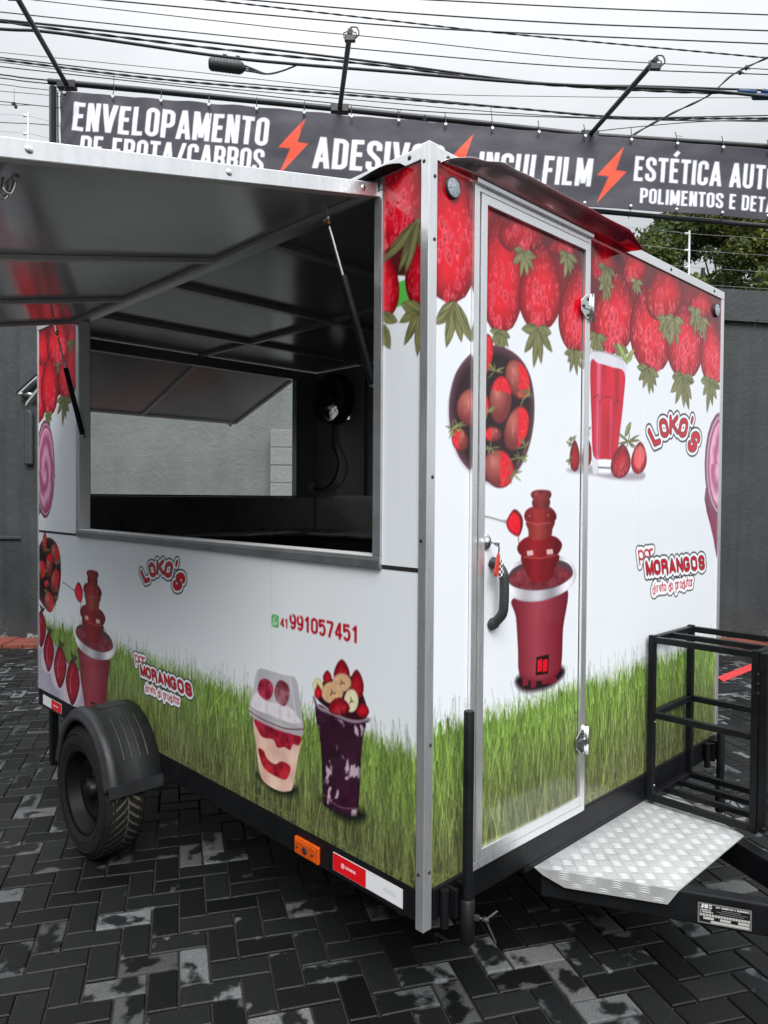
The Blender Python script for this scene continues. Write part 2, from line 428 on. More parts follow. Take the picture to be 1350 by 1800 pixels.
# --- lettering made of strokes; glyph box is 1 high, w wide, stroke centre lines inset by half a stroke
def arc(cx, cy, rx, ry, a0, a1, n=7):
    return [(cx + rx * math.cos(math.radians(a0 + (a1 - a0) * i / n)), cy + ry * math.sin(math.radians(a0 + (a1 - a0) * i / n))) for i in range(n + 1)]
def glyph(ch, w, t):
    h = t / 2; x0, x1, y0, y1 = h, w - h, h, 1 - h; m = w / 2; r = min(m - h, .24) ; ym = .52
    def ring(a, b, c, d, rr=None):
        q = min(rr or r, (b - a) / 2, (d - c) / 2)
        return arc(b - q, d - q, q, q, 90, 0) + arc(b - q, c + q, q, q, 0, -90) + arc(a + q, c + q, q, q, -90, -180) + arc(a + q, d - q, q, q, 180, 90) + [(b - q, d)]
    st = []
    if ch in 'EÉ': st = [[(x0, 0), (x0, 1)], [(0, y1), (w * .95, y1)], [(0, ym), (w * .86, ym)], [(0, y0), (w * .95, y0)]]
    elif ch == 'F': st = [[(x0, 0), (x0, 1)], [(0, y1), (w * .95, y1)], [(0, .5), (w * .84, .5)]]
    elif ch == 'L': st = [[(x0, 0), (x0, 1)], [(0, y0), (w * .95, y0)]]
    elif ch == 'T': st = [[(m, 0), (m, 1)], [(0, y1), (w, y1)]]
    elif ch == 'I': st = [[(m, 0), (m, 1)]]
    elif ch == 'H': st = [[(x0, 0), (x0, 1)], [(x1, 0), (x1, 1)], [(x0, .5), (x1, .5)]]
    elif ch == 'N': st = [[(x0, 0), (x0, 1)], [(x1, 0), (x1, 1)], [(x0 - .0, 1.1), (x1, -.1)]]
    elif ch == 'M': st = [[(x0, 0), (x0, 1)], [(x1, 0), (x1, 1)], [(x0, 1.12), (m, .1)], [(x1, 1.12), (m, .1)]]
    elif ch == 'V': st = [[(x0 - .02, 1.05), (m, -.05)], [(x1 + .02, 1.05), (m, -.05)]]
    elif ch == 'W': st = [[(x0, 1.05), (w * .3, -.05)], [(w * .3, -.05), (m, .9)], [(m, .9), (w * .7, -.05)], [(w * .7, -.05), (x1, 1.05)]]
    elif ch == 'A': st = [[(x0 - .02, -.05), (m, 1.05)], [(x1 + .02, -.05), (m, 1.05)], [(x0 + .05, .28), (x1 - .05, .28)]]
    elif ch in 'O0Q': st = [ring(x0, x1, y0, y1)]
    elif ch == 'C': st = [[(x1, .66)] + arc(x1 - r, y1 - r, r, r, 0, 90) + arc(x0 + r, y1 - r, r, r, 90, 180) + arc(x0 + r, y0 + r, r, r, 180, 270) + arc(x1 - r, y0 + r, r, r, 270, 360) + [(x1, .34)]]
    elif ch == 'G': st = [arc(x1 - r, y1 - r, r, r, 25, 90) + arc(x0 + r, y1 - r, r, r, 90, 180) + arc(x0 + r, y0 + r, r, r, 180, 270) + arc(x1 - r, y0 + r, r, r, 270, 360) + [(x1, .46), (m + .04, .46)]]
    elif ch in 'S5':
        st = [[(x1, .68)] + arc(x1 - r, y1 - r, r, r, 0, 90) + arc(x0 + r, y1 - r, r, r, 90, 180) + [(x0, .68), (x0 + .03, .6), (m, .5), (x1 - .03, .4), (x1, .32)] + arc(x1 - r, y0 + r, r, r, 0, -90) + arc(x0 + r, y0 + r, r, r, 270, 180) + [(x0, .32)]]
        if ch == '5': st = [[(x1, y1), (x0, y1), (x0 + .01, .56)] + arc(m, .36, (x1 - x0) / 2, .3, 130, -150, 12)]
    elif ch == 'P': st = [[(x0, 0), (x0, 1)], [(x0, y1), (x1 - r, y1)] + arc(x1 - r, y1 - r, r, r, 90, 0) + arc(x1 - r, .44 + r, r, r, 0, -90) + [(x0, .44)]]
    elif ch == 'R': st = [[(x0, 0), (x0, 1)], [(x0, y1), (x1 - r, y1)] + arc(x1 - r, y1 - r, r, r, 90, 0) + arc(x1 - r, .5 + r, r, r, 0, -90) + [(x0, .5)], [(x1 - r, .5)] + arc(x1 - r, .5 - r, r, r, 90, 0) + [(x1, 0)]]
    elif ch == 'D': st = [[(x0, 0), (x0, 1)], [(x0, y1), (x1 - r, y1)] + arc(x1 - r, y1 - r, r, r, 90, 0) + arc(x1 - r, y0 + r, r, r, 0, -90) + [(x0, y0)]]
    elif ch == 'B': st = [[(x0, 0), (x0, 1)], [(x0, y1), (x1 - .1, y1), (x1, .85), (x1, .65), (x1 - .1, .52), (x0, .52)], [(x1 - .1, .52), (x1, .4), (x1, .15), (x1 - .1, y0), (x0, y0)]]
    elif ch == 'U': st = [[(x0, 1)] + arc(x0 + r, y0 + r, r, r, 180, 270) + arc(x1 - r, y0 + r, r, r, 270, 360) + [(x1, 1)]]
    elif ch == 'J': st = [[(x1, 1)] + arc(x1 - r, y0 + r, r, r, 360, 270) + arc(x0 + r, y0 + r, r, r, 270, 190)]
    elif ch == 'K': st = [[(x0, 0), (x0, 1)], [(x0, .42), (x1, y1)], [(x0 + .1, .55), (x1, y0)]]
    elif ch == '/': st = [[(x0 - .02, -.05), (x1 + .02, 1.05)]]
    elif ch == "'": st = [[(m, .98), (m - .03, .7)]]
    elif ch == '1': st = [[(w * .6, 0), (w * .6, 1)], [(w * .58, .9), (w * .2, .72)]]
    elif ch == '4': st = [[(w * .7, 0), (w * .7, 1)], [(w * .66, .94), (x0, .3)], [(x0 - .02, .27), (w, .27)]]
    elif ch == '7': st = [[(0, y1), (x1, y1)], [(x1, y1), (w * .35, 0)]]
    elif ch == '9': st = [ring(x0, x1, .4, y1, .3), [(x1, .7)] + arc(m, .4, x1 - m, .4 - h, 0, -140, 9)]
    elif ch == 'p': st = [[(x0, -.3), (x0, .66)], ring(x0, x1, y0, .7 - h)]
    elif ch == 'o': st = [ring(x0, x1, y0, .7 - h)]
    elif ch == 'r': st = [[(x0, h), (x0, .7 - h)], [(x0, .45)] + arc(x0 + .22, .42, .2, .7 - h - .42, 170, 60, 4)]
    elif ch == 'd': st = [[(x1, h), (x1, 1 - h)], ring(x0, x1, y0, .7 - h)]
    elif ch == 'i': st = [[(m, h), (m, .66)], [(m, .9), (m, .94)]]
    elif ch == 'e': st = [[(x0, .36), (x1, .38)] + arc((x0 + x1) / 2, .36, (x1 - x0) / 2, .34 - h, 10, 320, 12)]
    elif ch == 't': st = [[(m, .95), (m, .15), (m + .1, h)], [(x0, .66), (x1, .66)]]
    elif ch == 'u': st = [[(x0, .7 - h)] + arc(m, y0 + .2, m - h, .2, 180, 360) + [(x1, .7 - h)]]
    if ch == 'É': st = st + [[(m - .02, 1.1), (m + .12, 1.3)]]
    return st
def text(cv, s, p0, p1, up, col, t=.2, adv=.46, widths=None, alpha=1.0, soft=1.0):
    # block letters between the baseline points p0 and p1; up = vector of the cap height
    p0, p1, up = np.array(p0), np.array(p1), np.array(up)
    ws = [(widths or {}).get(c, {'M': .50, 'I': t, ' ': .18, '/': .34, 'E': .34, 'É': .34, 'F': .33, 'L': .33, 'T': .36, "'": .2, 'A': .42, 'V': .42}.get(c, .39)) for c in s]
    gap = .062; tot = sum(ws) + gap * (len(ws) - 1); ex = (p1 - p0) / tot
    nu = np.hypot(*up); x = 0.0
    ih = np.linalg.inv(np.array([[ex[0], up[0]], [ex[1], up[1]]]))
    for ch, w in zip(s, ws):
        if ch != ' ':
            cs = np.array([p0 + ex * (x + i) + up * j for i in (-.1, w + .1) for j in (-.35, 1.35)])
            W = cv.win(cs[:, 0].min(), cs[:, 0].max(), cs[:, 1].min(), cs[:, 1].max())
            if W:
                sl, X, Y = W; U = ih[0, 0] * (X - p0[0]) + ih[0, 1] * (Y - p0[1]) - x; V = ih[1, 0] * (X - p0[0]) + ih[1, 1] * (Y - p0[1])
                al = np.zeros(X.shape); px = cv.res / nu * soft
                for st in glyph(ch, w, t):
                    if len(st) == 2:
                        a, b = np.array(st[0]), np.array(st[1]); L = np.hypot(*(b - a)); d = (b - a) / L
                        q = (U - a[0]) * d[0] + (V - a[1]) * d[1]; e = np.abs(-(U - a[0]) * d[1] + (V - a[1]) * d[0])
                        D = np.maximum(e - t / 2, np.maximum(-q, q - L))
                        if ch in 'NMVAW/K': D = np.maximum(D, np.maximum(-V, V - 1))
                    else:
                        D = np.full(X.shape, 1e9)
                        for i in range(len(st) - 1): D = np.minimum(D, segd(U, V, st[i], st[i + 1]))
                        D = D - t / 2
                        for a, b in ((np.array(st[0]), np.array(st[1])), (np.array(st[-1]), np.array(st[-2]))):
                            if np.hypot(*(a - b)) > .02 and ch in 'CSGUJR59PDB4':
                                d = (a - b) / np.hypot(*(a - b)); q = (U - a[0]) * d[0] + (V - a[1]) * d[1]
                                near = np.hypot(U - a[0], V - a[1]) < t * .8
                                D = np.where(near, np.maximum(D, q), D)
                    al = np.maximum(al, np.clip(.5 - D / px, 0, 1))
                cv.put(sl, al * alpha, col)
        x += w + gap
def bubble(cv, letters, lay, t=.26):
    # letters: (char, centre, right vector (glyph width 1), up vector); lay: list of (extra radius m, colour)
    strokes = []
    for ch, c, ex, up in letters:
        c, ex, up = np.array(c), np.array(ex), np.array(up); w = .62 if ch not in "'i" else .2
        if ch == 'M': w = .85
        mid = .35 if ch in 'porieut' and ch.islower() else .5
        for st in glyph(ch, w, t):
            st = [(min(max(x, t / 2), w - t / 2) if len(st) == 2 else x, min(max(y, t / 2), 1 - t / 2) if ch.isupper() and len(st) == 2 else y) for x, y in st]
            strokes.append(([c + ex * (x - w / 2) + up * (y - mid) for x, y in st], t / 2 * np.hypot(*up)))
    allp = np.array([p for st, _ in strokes for p in st]); mx = max(e for e, _ in lay) + strokes[0][1]
    W = cv.win(allp[:, 0].min() - mx, allp[:, 0].max() + mx, allp[:, 1].min() - mx, allp[:, 1].max() + mx)
    if not W: return
    sl, X, Y = W; D = np.full(X.shape, 1e9)
    for st, r in strokes:
        for i in range(len(st) - 1): D = np.minimum(D, segd(X, Y, st[i], st[i + 1]) - r)
    for e, col in lay: cv.put(sl, np.clip(.5 - (D - e) / cv.res, 0, 1), col)

CHOC, CHOCL = C(112, 40, 38), C(192, 108, 98)
def fountain(cv, T, k=1.0):
    z = zc(760, 580, 2.77)
    P = lambda pts, n=5: smooth(tf(T, z(pts)), n)
    cv.poly(P([(400, 1720), (450, 1760), (560, 1740), (635, 1680), (620, 1635), (500, 1640), (420, 1680)]), C(24, 6, 12), .95, .02 * k)
    for q in ((435, 1700, 462, 1735), (475, 1700, 500, 1745), (530, 1690, 600, 1725)):
        cv.poly(tf(T, z([(q[0], q[1]), (q[2], q[1]), (q[2], q[3] - 8), (q[0], q[3])])), C(120, 30, 44))
    body = P([(385, 1310), (402, 1400), (412, 1560), (414, 1650), (432, 1695), (490, 1708), (565, 1700), (612, 1665), (626, 1600), (632, 1450), (652, 1260), (520, 1290)])
    bx0, bx1 = T(*z([(400, 1500)])[0])[0], T(*z([(632, 1500)])[0])[0]
    def bc(X, Y, D):
        u = (X - bx0) / (bx1 - bx0); n = fbm(X * 14, Y * 9, 3)
        c = mixc(C(108, 26, 40), C(158, 62, 76), np.clip(1 - np.abs(u - .45) * 1.7, 0, 1) * (.7 + .5 * n))
        return mixc(c, C(92, 22, 34), np.clip(1 - D / .02, 0, 1) * .5)
    cv.poly(body, bc)
    rim = P([(352, 1200), (372, 1155), (430, 1120), (520, 1100), (610, 1100), (668, 1122), (694, 1175), (688, 1225), (640, 1275), (545, 1315), (450, 1322), (385, 1300), (357, 1255)])
    def rc(X, Y, D):
        xa, xb = T(*z([(355, 1200)])[0])[0], T(*z([(692, 1200)])[0])[0]; u = (X - xa) / (xb - xa); return mixc(C(112, 106, 116), C(238, 236, 242), .55 + .42 * np.sin(u * 11 + 1.2) * np.cos(u * 4.3) + .1 * (D > .006))
    cv.poly(rim, rc)
    cv.poly(P([(362, 1205), (385, 1165), (440, 1136), (520, 1118), (610, 1120), (660, 1140), (680, 1178), (665, 1210), (600, 1250), (500, 1268), (415, 1258), (372, 1236)]), C(78, 58, 66))
    cv.poly(P([(368, 1215), (400, 1180), (470, 1150), (590, 1145), (650, 1165), (674, 1190), (655, 1215), (595, 1248), (500, 1264), (415, 1254)]),
            lambda X, Y, D: mixc(C(96, 26, 36), C(150, 66, 76), fbm(X * 50, Y * 50, 4) * 1.3 - .2))
    def shade(lo, hi, cx, wd):
        X0 = T(*z([(cx, 1000)])[0])[0]; wm = abs(T(*z([(cx + wd, 1000)])[0])[0] - X0)
        return lambda X, Y, D: mixc(lo, hi, np.clip(1 - np.abs((X - X0) / wm + .15), 0, 1) * .9 + .25 * (vnoise(X * 70, Y * 12, 2) - .5))
    parts = [([(428, 1100), (520, 1112), (612, 1095), (592, 1160), (572, 1212), (535, 1226), (490, 1226), (455, 1190)], C(92, 10, 18), C(142, 24, 34), 520, 90),
             ([(408, 1068), (424, 1030), (462, 1006), (530, 996), (592, 1006), (624, 1036), (622, 1066), (596, 1098), (520, 1112), (440, 1106)], C(88, 8, 16), C(156, 30, 36), 516, 110),
             ([(453, 935), (520, 945), (590, 930), (580, 970), (572, 1002), (522, 1022), (470, 1016), (462, 975)], C(98, 24, 26), C(166, 66, 60), 520, 70),
             ([(442, 906), (454, 876), (490, 860), (558, 858), (594, 888), (598, 920), (572, 938), (500, 946), (455, 935)], C(90, 12, 20), C(168, 50, 48), 520, 80),
             ([(487, 825), (563, 822), (558, 866), (492, 868)], C(84, 14, 20), C(140, 40, 40), 524, 40),
             ([(474, 800), (490, 783), (525, 778), (565, 783), (575, 800), (565, 822), (525, 832), (488, 826)], C(84, 12, 18), C(150, 44, 44), 524, 55)]
    for pts, lo, hi, cx, wd in parts: cv.poly(P(pts), shade(lo, hi, cx, wd))
    for pts in ([(440, 1106), (520, 1112), (596, 1098)], [(455, 935), (500, 946), (572, 938)]): cv.line(tf(T, z(pts)), .0016 * k, C(196, 96, 92), .8)
    for x, y in ((470, 1086), (566, 1080)): cv.poly(tf(T, z([(x - 16, y - 10), (x + 14, y - 14), (x + 18, y + 10), (x - 12, y + 14)])), C(226, 206, 204), .85)
    for x, y in ((468, 905), (560, 903), (500, 800)): cv.blob(T(*z([(x, y)])[0]), .004 * k, .002 * k, .2, C(230, 200, 200), .8)
    cv.blob(T(*z([(524, 790)])[0]), .011 * k, .0035 * k, .1, C(40, 6, 10), .9)
    cv.poly(tf(T, z([(502, 1592), (562, 1580), (558, 1672), (498, 1682)])), C(22, 8, 12))
    for x in (508, 534): cv.poly(tf(T, z([(x, 1606), (x + 22, 1600), (x + 20, 1660), (x - 2, 1664)])), C(226, 14, 34))
    for x in (517, 543):
        cv.blob(T(*z([(x, 1645)])[0]), .0022 * k, .0026 * k, 0, C(60, 5, 12)); cv.line(tf(T, z([(x, 1612), (x, 1625)])), .0006 * k, C(60, 5, 12))
    # skewered strawberry dripping into the fountain
    cv.line(tf(T, z([(222, 900), (300, 920), (352, 936)])), .0022 * k, C(120, 118, 120))
    cv.poly(tf(T, z([(325, 926), (362, 926), (362, 948)])), C(150, 146, 150))
    cv.poly(P([(358, 925), (383, 882), (405, 876), (432, 910), (435, 955), (415, 1004), (375, 986), (357, 955)]), lambda X, Y, D: mixc(C(120, 20, 28), C(226, 22, 44), D / (.012 * k)))
    cv.poly(P([(383, 882), (405, 876), (432, 910), (435, 955), (418, 1000), (424, 940), (410, 900)]), C(104, 26, 30))
    for i in range(16): cv.blob(T(*z([(370 + 45 * rnd.random(), 905 + 80 * rnd.random())])[0]), .0014 * k, .0019 * k, 0, C(250, 120, 110), .7)
    cv.line(tf(T, z([(414, 1002), (416, 1050)])), .0016 * k, C(120, 24, 30))
def bowl(cv, T, k=1.0):
    z = zc(760, 580, 2.77); P = lambda pts, n=5: smooth(tf(T, z(pts)), n)
    out = [(72, 400), (80, 310), (110, 210), (170, 130), (240, 85), (340, 88), (430, 150), (482, 260), (494, 420), (470, 570), (420, 685), (340, 765), (270, 758), (190, 710), (120, 625), (82, 500)]
    cv.poly(P(out), C(206, 204, 214))
    cv.poly(P([(x * .975 + 10, y * .985 - 2) for x, y in out]), lambda X, Y, D: mixc(C(96, 62, 72), C(36, 14, 20), D / .035))
    def dipped(x, y, rx, ry, rot, side, top=False):
        t = np.linspace(0, 2 * np.pi, 16, endpoint=False); q, w = math.cos(rot), math.sin(rot)
        pt = [(x + rx * math.cos(a) * q - ry * math.sin(a) * w, y + rx * math.cos(a) * w + ry * math.sin(a) * q) for a in t]
        cc = T(*z([(x, y)])[0]); ex = abs(T(*z([(x + rx, y)])[0])[0] - cc[0]); ey = abs(T(*z([(x, y + ry)])[0])[1] - cc[1])
        def col(X, Y, D):
            u = (X - cc[0]) / ex; v = (Y - cc[1]) / ey; n = vnoise(X * 130, Y * 130, int(x))
            s = (v - .35 if top else u * side - .1) + .15 * (n - .5)
            red = mixc(C(206, 10, 30), C(236, 60, 66), n * .7); ch = mixc(C(116, 44, 42), CHOCL, np.clip(1 - np.hypot(u + .25, v - .3), 0, 1))
            c = np.where((s > 0)[..., None], red, ch)
            return mixc(c, C(50, 10, 14), np.clip(1 - D / (.008 * k), 0, 1) * .7)
        cv.poly(smooth(tf(T, z(pt)), 3), col)
        rr_ = random.Random(int(x * 3 + y))
        for i in range(34):
            a, q_ = rr_.uniform(0, 6.28), rr_.random() ** .5 * .85; px_, py_ = x + rx * q_ * math.cos(a), y + ry * q_ * math.sin(a)
            c_ = T(*z([(px_, py_)])[0]); u_ = (c_[0] - cc[0]) / ex; v_ = (c_[1] - cc[1]) / ey
            if (v_ - .35 if top else u_ * side - .1) > .05: cv.blob(c_, .0011 * k, .0018 * k, 0, C(252, 150, 120), .8)
        for i in range(3):
            px_, py_ = x - side * rx * rr_.uniform(.25, .5) , y - ry * rr_.uniform(-.3, .5)
            cv.line(tf(T, z([(px_, py_ - ry * .14), (px_ + 3, py_), (px_ + 1, py_ + ry * .12)])), .0022 * k, C(226, 150, 140), .55, .0008 * k)
    for a in ((255, 120, 36, 100, .1, 1), (195, 375, 78, 95, .1, 1), (410, 240, 58, 100, -.25, 1), (135, 535, 40, 58, -.2, -1), (290, 508, 44, 38, 0, -1), (405, 480, 58, 112, .25, 1), (318, 675, 74, 96, -.2, 1)): dipped(*a)
    dipped(327, 340, 56, 118, .06, 1, True)
    r = random.Random(5)
    for x, y in ((300, 200), (262, 400), (440, 330), (118, 460), (100, 480), (280, 575), (420, 620), (385, 700), (448, 570), (468, 300)):
        for i in range(7):
            a = r.uniform(0, 6.3); L = r.uniform(28, 62)
            leaf(cv, T(*z([(x, y)])[0]), T(*z([(x + L * math.cos(a), y + L * math.sin(a))])[0]), .0032 * k, C(*r.choice([(140, 172, 78), (98, 124, 62), (184, 204, 116)])), i)
def shake(cv, T):
    P = lambda pts, n=5: smooth(pts if T is None else tf(T, pts), n)
    return P
def logo(cv, T, k):
    z = zc(980, 560, 3.333)
    px = lambda x, y: np.array(T(*z([(x, y)])[0]))
    def L(ch, x, y, rot, h, wf=1.0):
        c = px(x, y); up = px(x + math.sin(rot) * h, y - math.cos(rot) * h) - c; ex = px(x + math.cos(rot) * h * wf, y + math.sin(rot) * h * wf) - c
        return (ch, c, ex, up)
    lay = [(.0225 * k, C(14, 17, 22)), (.0155 * k, C(244, 246, 249)), (.0034 * k, C(30, 14, 20)), (0, C(190, 12, 36))]
    bubble(cv, [L('L', 568, 690, -.42, 105, .75), L('O', 624, 642, -.18, 108, .85), L('K', 682, 622, .0, 112, .85), L('O', 737, 640, .18, 108, .85), L("'", 781, 622, .3, 80, .8), L('S', 800, 722, .42, 112, .85)], lay, .225)
    lay2 = [(.0215 * k, C(14, 17, 22)), (.0155 * k, C(244, 246, 249)), (.0026 * k, C(30, 14, 20)), (0, C(190, 12, 36))]
    lay3 = [(.0195 * k, C(14, 17, 22)), (.0145 * k, C(244, 246, 249)), (0, C(176, 14, 34))]
    bubble(cv, [L('p', 490, 1386, -.12, 88, .62), L('o', 524, 1380, -.12, 88, .64), L('r', 556, 1376, -.12, 88, .62)], lay3, .13)
    s = 'direto do produtor'
    bubble(cv, [L(c, 563 + i * 13.4, 1588 - i * 2.4, -.1, 60, .36) for i, c in enumerate(s) if c != ' '], lay3, .115)
    bubble(cv, [L(c, 540 + i * 44 - (4 if i > 4 else 0), 1462 - i * 4.5, -.1, 84, .78 if c != 'M' else .62) for i, c in enumerate('MORANGOS')], lay2, .21)

# --- the side wall print
RES = 0.003
L_, W_, H_ = 3.054, 2.065, 2.10
WHITE = C(226, 231, 236)
side = Canvas(-L_, 0, 0, H_, RES, WHITE)
front = Canvas(0, W_, 0, H_, RES, WHITE)
# front berries: dark ground first, then lower row, upper row, crowns
front.poly([(0, 2.1), (0, 1.82)] + [F(u, v) for u, v in ((850, 520), (915, 500), (985, 520), (1045, 545), (1115, 545), (1175, 590), (1235, 590), (1262, 600))] + [(W_, 1.85), (W_, 2.1)],
           lambda X, Y, D: mixc(C(92, 34, 38), C(140, 14, 30), fbm(X * 8, Y * 8, 2) * 1.7 - .3))
low = [(793, 262, 537, 45, 0), (880, 372, 588, 35, 0), (948, 425, 583, 35, 2), (1014, 468, 621, 31, 4), (1080, 474, 623, 35, 6), (1142, 500, 656, 33, -14), (1203, 528, 668, 29, -4), (1251, 560, 679, 19, -6)]
upp = [(846, 300, 400, 24, 0), (916, 362, 447, 42, 4), (992, 404, 451, 30, 6), (1061, 420, 499, 24, 4), (1115, 440, 498, 22, 6), (1168, 462, 566, 33, 8), (1231, 505, 564, 20, 6)]
for i, (cx, t, b, hw, le) in enumerate(low): berry(front, F, cx, t, b, hw * 1.09, le, i + 1, 130)
crown(front, F, 800, 532, 76, 3, 4, spread=1.7); crown(front, F, 877, 583, 40, 4, 6, spread=2.8); crown(front, F, 945, 578, 56, 5, 6)
crown(front, F, 1008, 617, 36, 6, 6, spread=2.8); crown(front, F, 1092, 610, 38, 7, 6); crown(front, F, 1140, 648, 44, 8, 7); crown(front, F, 1201, 662, 56, 9, 7); crown(front, F, 1248, 668, 48, 10, 6)
crown(front, F, 1050, 590, 44, 17, 6)
for i, (cx, t, b, hw, le) in enumerate(upp):
    berry(front, F, cx, t, b, hw, le, i + 21, 60, .97)
    if i: crown(front, F, cx + 4, b - 4, (0, 42, 40, 34, 28, 46, 34)[i], 40 + i, 6, col=C(112, 108, 82))
crown(front, F, 1066, 470, 40, 63, 5, col=C(108, 106, 84)); crown(front, F, 1186, 560, 44, 64, 6, col=C(112, 110, 80)); crown(front, F, 1222, 545, 40, 65, 5, col=C(108, 106, 84))
grass(front, 0, W_, .455, 5)
bowl(front, F)
fountain(front, F)
# juice glass with strawberries
zj = zc(980, 560, 3.333); PJ = lambda pts, n=5: smooth(tf(F, zj(pts)), n)
front.poly(PJ([(60, 880), (200, 860), (330, 905), (500, 900), (490, 945), (320, 940), (200, 915), (70, 900)]), C(150, 138, 150), .8, .015)
for a in ((168, 690, 870, 34, 0), (95, 710, 898, 30, 0)):
    berry(front, lambda x, y: F(*zj([(x, y)])[0]), *a, seed=int(a[0]), seeds=30, dim=.72)
for x, y in ((72, 740), (60, 830), (85, 700), (165, 660), (180, 650)):
    for i in range(5): leaf(front, F(*zj([(x, y)])[0]), F(*zj([(x + rnd.uniform(-32, 28), y + rnd.uniform(-36, 40))])[0]), .004, C(110, 128, 66), i)
front.poly(PJ([(190, 205), (215, 190), (300, 205), (400, 250), (394, 420), (376, 640), (352, 870), (310, 908), (235, 908), (205, 888), (196, 640)], 4), C(214, 214, 224), .95)
def jc(X, Y, D):
    a, b = F(*zj([(200, 500)])[0])[0], F(*zj([(390, 500)])[0])[0]; u = (X - a) / (b - a); n = vnoise(X * 30, Y * 8, 3)
    c = mixc(C(160, 8, 34), C(216, 20, 52), n); c = mixc(c, C(236, 120, 146), np.exp(-((u - .2) / .07) ** 2) * .75)
    return mixc(c, C(228, 96, 124), np.exp(-((u - .6) / .05) ** 2) * .5 * (Y < 1.5))
front.poly(PJ([(193, 262), (240, 262), (320, 285), (393, 318), (386, 480), (368, 640), (342, 812), (280, 822), (212, 806), (200, 600)], 4), jc)
for pts in ([(205, 470), (225, 455), (243, 480), (238, 800)], [(243, 500), (268, 462), (300, 462), (325, 500), (318, 810)], [(325, 510), (350, 480), (378, 500)], [(200, 480), (214, 806)]):
    front.line(smooth(tf(F, zj(pts)), 5, False), .0022, C(112, 14, 44), .8)
front.poly(tf(F, zj([(240, 824), (316, 828), (308, 900), (244, 900)])), C(240, 242, 250)); front.line(tf(F, zj([(240, 872), (310, 876)])), .003, C(90, 86, 104))
front.line(smooth(tf(F, zj([(190, 205), (215, 190), (300, 205), (400, 250)])), 5, False), .002, C(150, 152, 166), .9)
for p, q, w in (((405, 255), (350, 135), .016), ((405, 245), (452, 180), .013), ((400, 250), (440, 225), .011)): leaf(front, F(*zj([p])[0]), F(*zj([q])[0]), w, C(140, 184, 72), 3)
berry(front, lambda x, y: F(*zj([(x, y)])[0]), 478, 720, 912, 46, 14, seed=81, seeds=10, dim=.95)
front.poly(PJ([(455, 770), (490, 745), (515, 800), (480, 880), (450, 850)]), C(240, 120, 120), .7, .01)
berry(front, lambda x, y: F(*zj([(x, y)])[0]), 372, 735, 938, 58, 20, seed=82, seeds=80, dim=.85)
for i in range(16): leaf(front, F(*zj([(415, 720)])[0]), F(*zj([(415 + 70 * math.cos(i), 715 + 50 * math.sin(i * 1.7))])[0]), .004, C(96, 108, 60), i)
leaf(front, F(*zj([(395, 690)])[0]), F(*zj([(432, 605)])[0]), .016, C(110, 134, 66), 4)
# milkshake cut off by the edge
def milkshake(cv, cx, cy, rx, ry, foot):
    if foot is not None: cv.poly(smooth([(cx - rx * .92, cy - ry * .45), (cx - rx * .45, cy - ry * 1.35), (cx - rx * .1 + foot, cy - ry * 2.3), (cx + rx, cy - ry * 2.3), (cx + rx, cy)], 4), lambda X, Y, D: mixc(C(96, 34, 58), C(160, 84, 116), fbm(X * 9, Y * 5, 2)))
    cv.blob((cx, cy), rx, ry, 0, C(112, 74, 92)); cv.blob((cx + rx * .04, cy), rx * .93, ry * .94, 0, C(196, 150, 172)); cv.blob((cx + rx * .06, cy), rx * .88, ry * .9, 0, C(150, 76, 112))
    def mk(X, Y, D):
        u, v = (X - cx) / rx, (Y - cy) / ry; r_ = np.hypot(u, v); th = np.arctan2(v, u)
        s = .5 + .5 * np.sin(r_ * 13 + th * 1.3 + 3 * fbm(X * 14, Y * 14, 6)); return mixc(C(168, 84, 122), C(226, 168, 196), s)
    cv.blob((cx + rx * .08, cy), rx * .82, ry * .84, 0, mk)
milkshake(front, 2.085, 1.29, .20, .255, .06)
logo(front, F, 1.0)
# faint sheet joint
front.line([(1.26, .5), (1.26, 1.5)], .001, C(206, 210, 216), .6)

# side print
def TS(f0, s0, k): return lambda u, v: (s0[0] + k * (F(u, v)[0] - f0[0]), s0[1] + k * (F(u, v)[1] - f0[1]))
grass(side, -L_, 0, .400, 9)
bowl(side, TS((.516, 1.376), (-2.709, .675), .96), .96)
fountain(side, TS((.56, 1.149), (-2.29, .742), 1.2), 1.2)
side.poly(tf(S, [(66, 1120), (80, 1112), (98, 1135), (118, 1165), (140, 1180), (150, 1250), (120, 1236), (66, 1208)]), lambda X, Y, D: mixc(C(196, 192, 206), C(150, 146, 164), fbm(X * 6, Y * 6, 3)))
for cx, cy, rx, ry in ((72, 1105, 9, 32), (85, 1146, 10, 34), (105, 1172, 12, 37), (127, 1199, 13, 40)):
    side.poly(smooth(tf(S, [(cx - rx * 1.15, cy), (cx - rx, cy + ry * .8), (cx + 2, cy + ry * 1.12), (cx + rx * 1.1, cy + ry * .6), (cx + rx, cy)]), 4), C(206, 190, 204))
    side.poly(smooth(tf(S, [(cx - rx * .75, cy + ry * .3), (cx - rx * .8, cy - ry * .3), (cx - rx * .1, cy - ry), (cx + rx * .7, cy - ry * .6), (cx + rx, cy + ry * .1), (cx + rx * .5, cy + ry * .8), (cx - rx * .1, cy + ry)]), 5),
              lambda X, Y, D: mixc(C(70, 4, 18), C(150, 10, 34), D / .03))
    side.line(tf(S, [(cx - rx * .2, cy + ry * .5), (cx - rx * .3, cy - ry * .1), (cx + 1, cy - ry * .6)]), .004, C(236, 150, 160), .8, .001)
    for i in range(6): leaf(side, S(cx + rx * .2, cy - ry * .9), S(cx + rx * (-.3 + .22 * i), cy - ry * (1.38 - .05 * i)), .007, C(34, 44, 30), i)
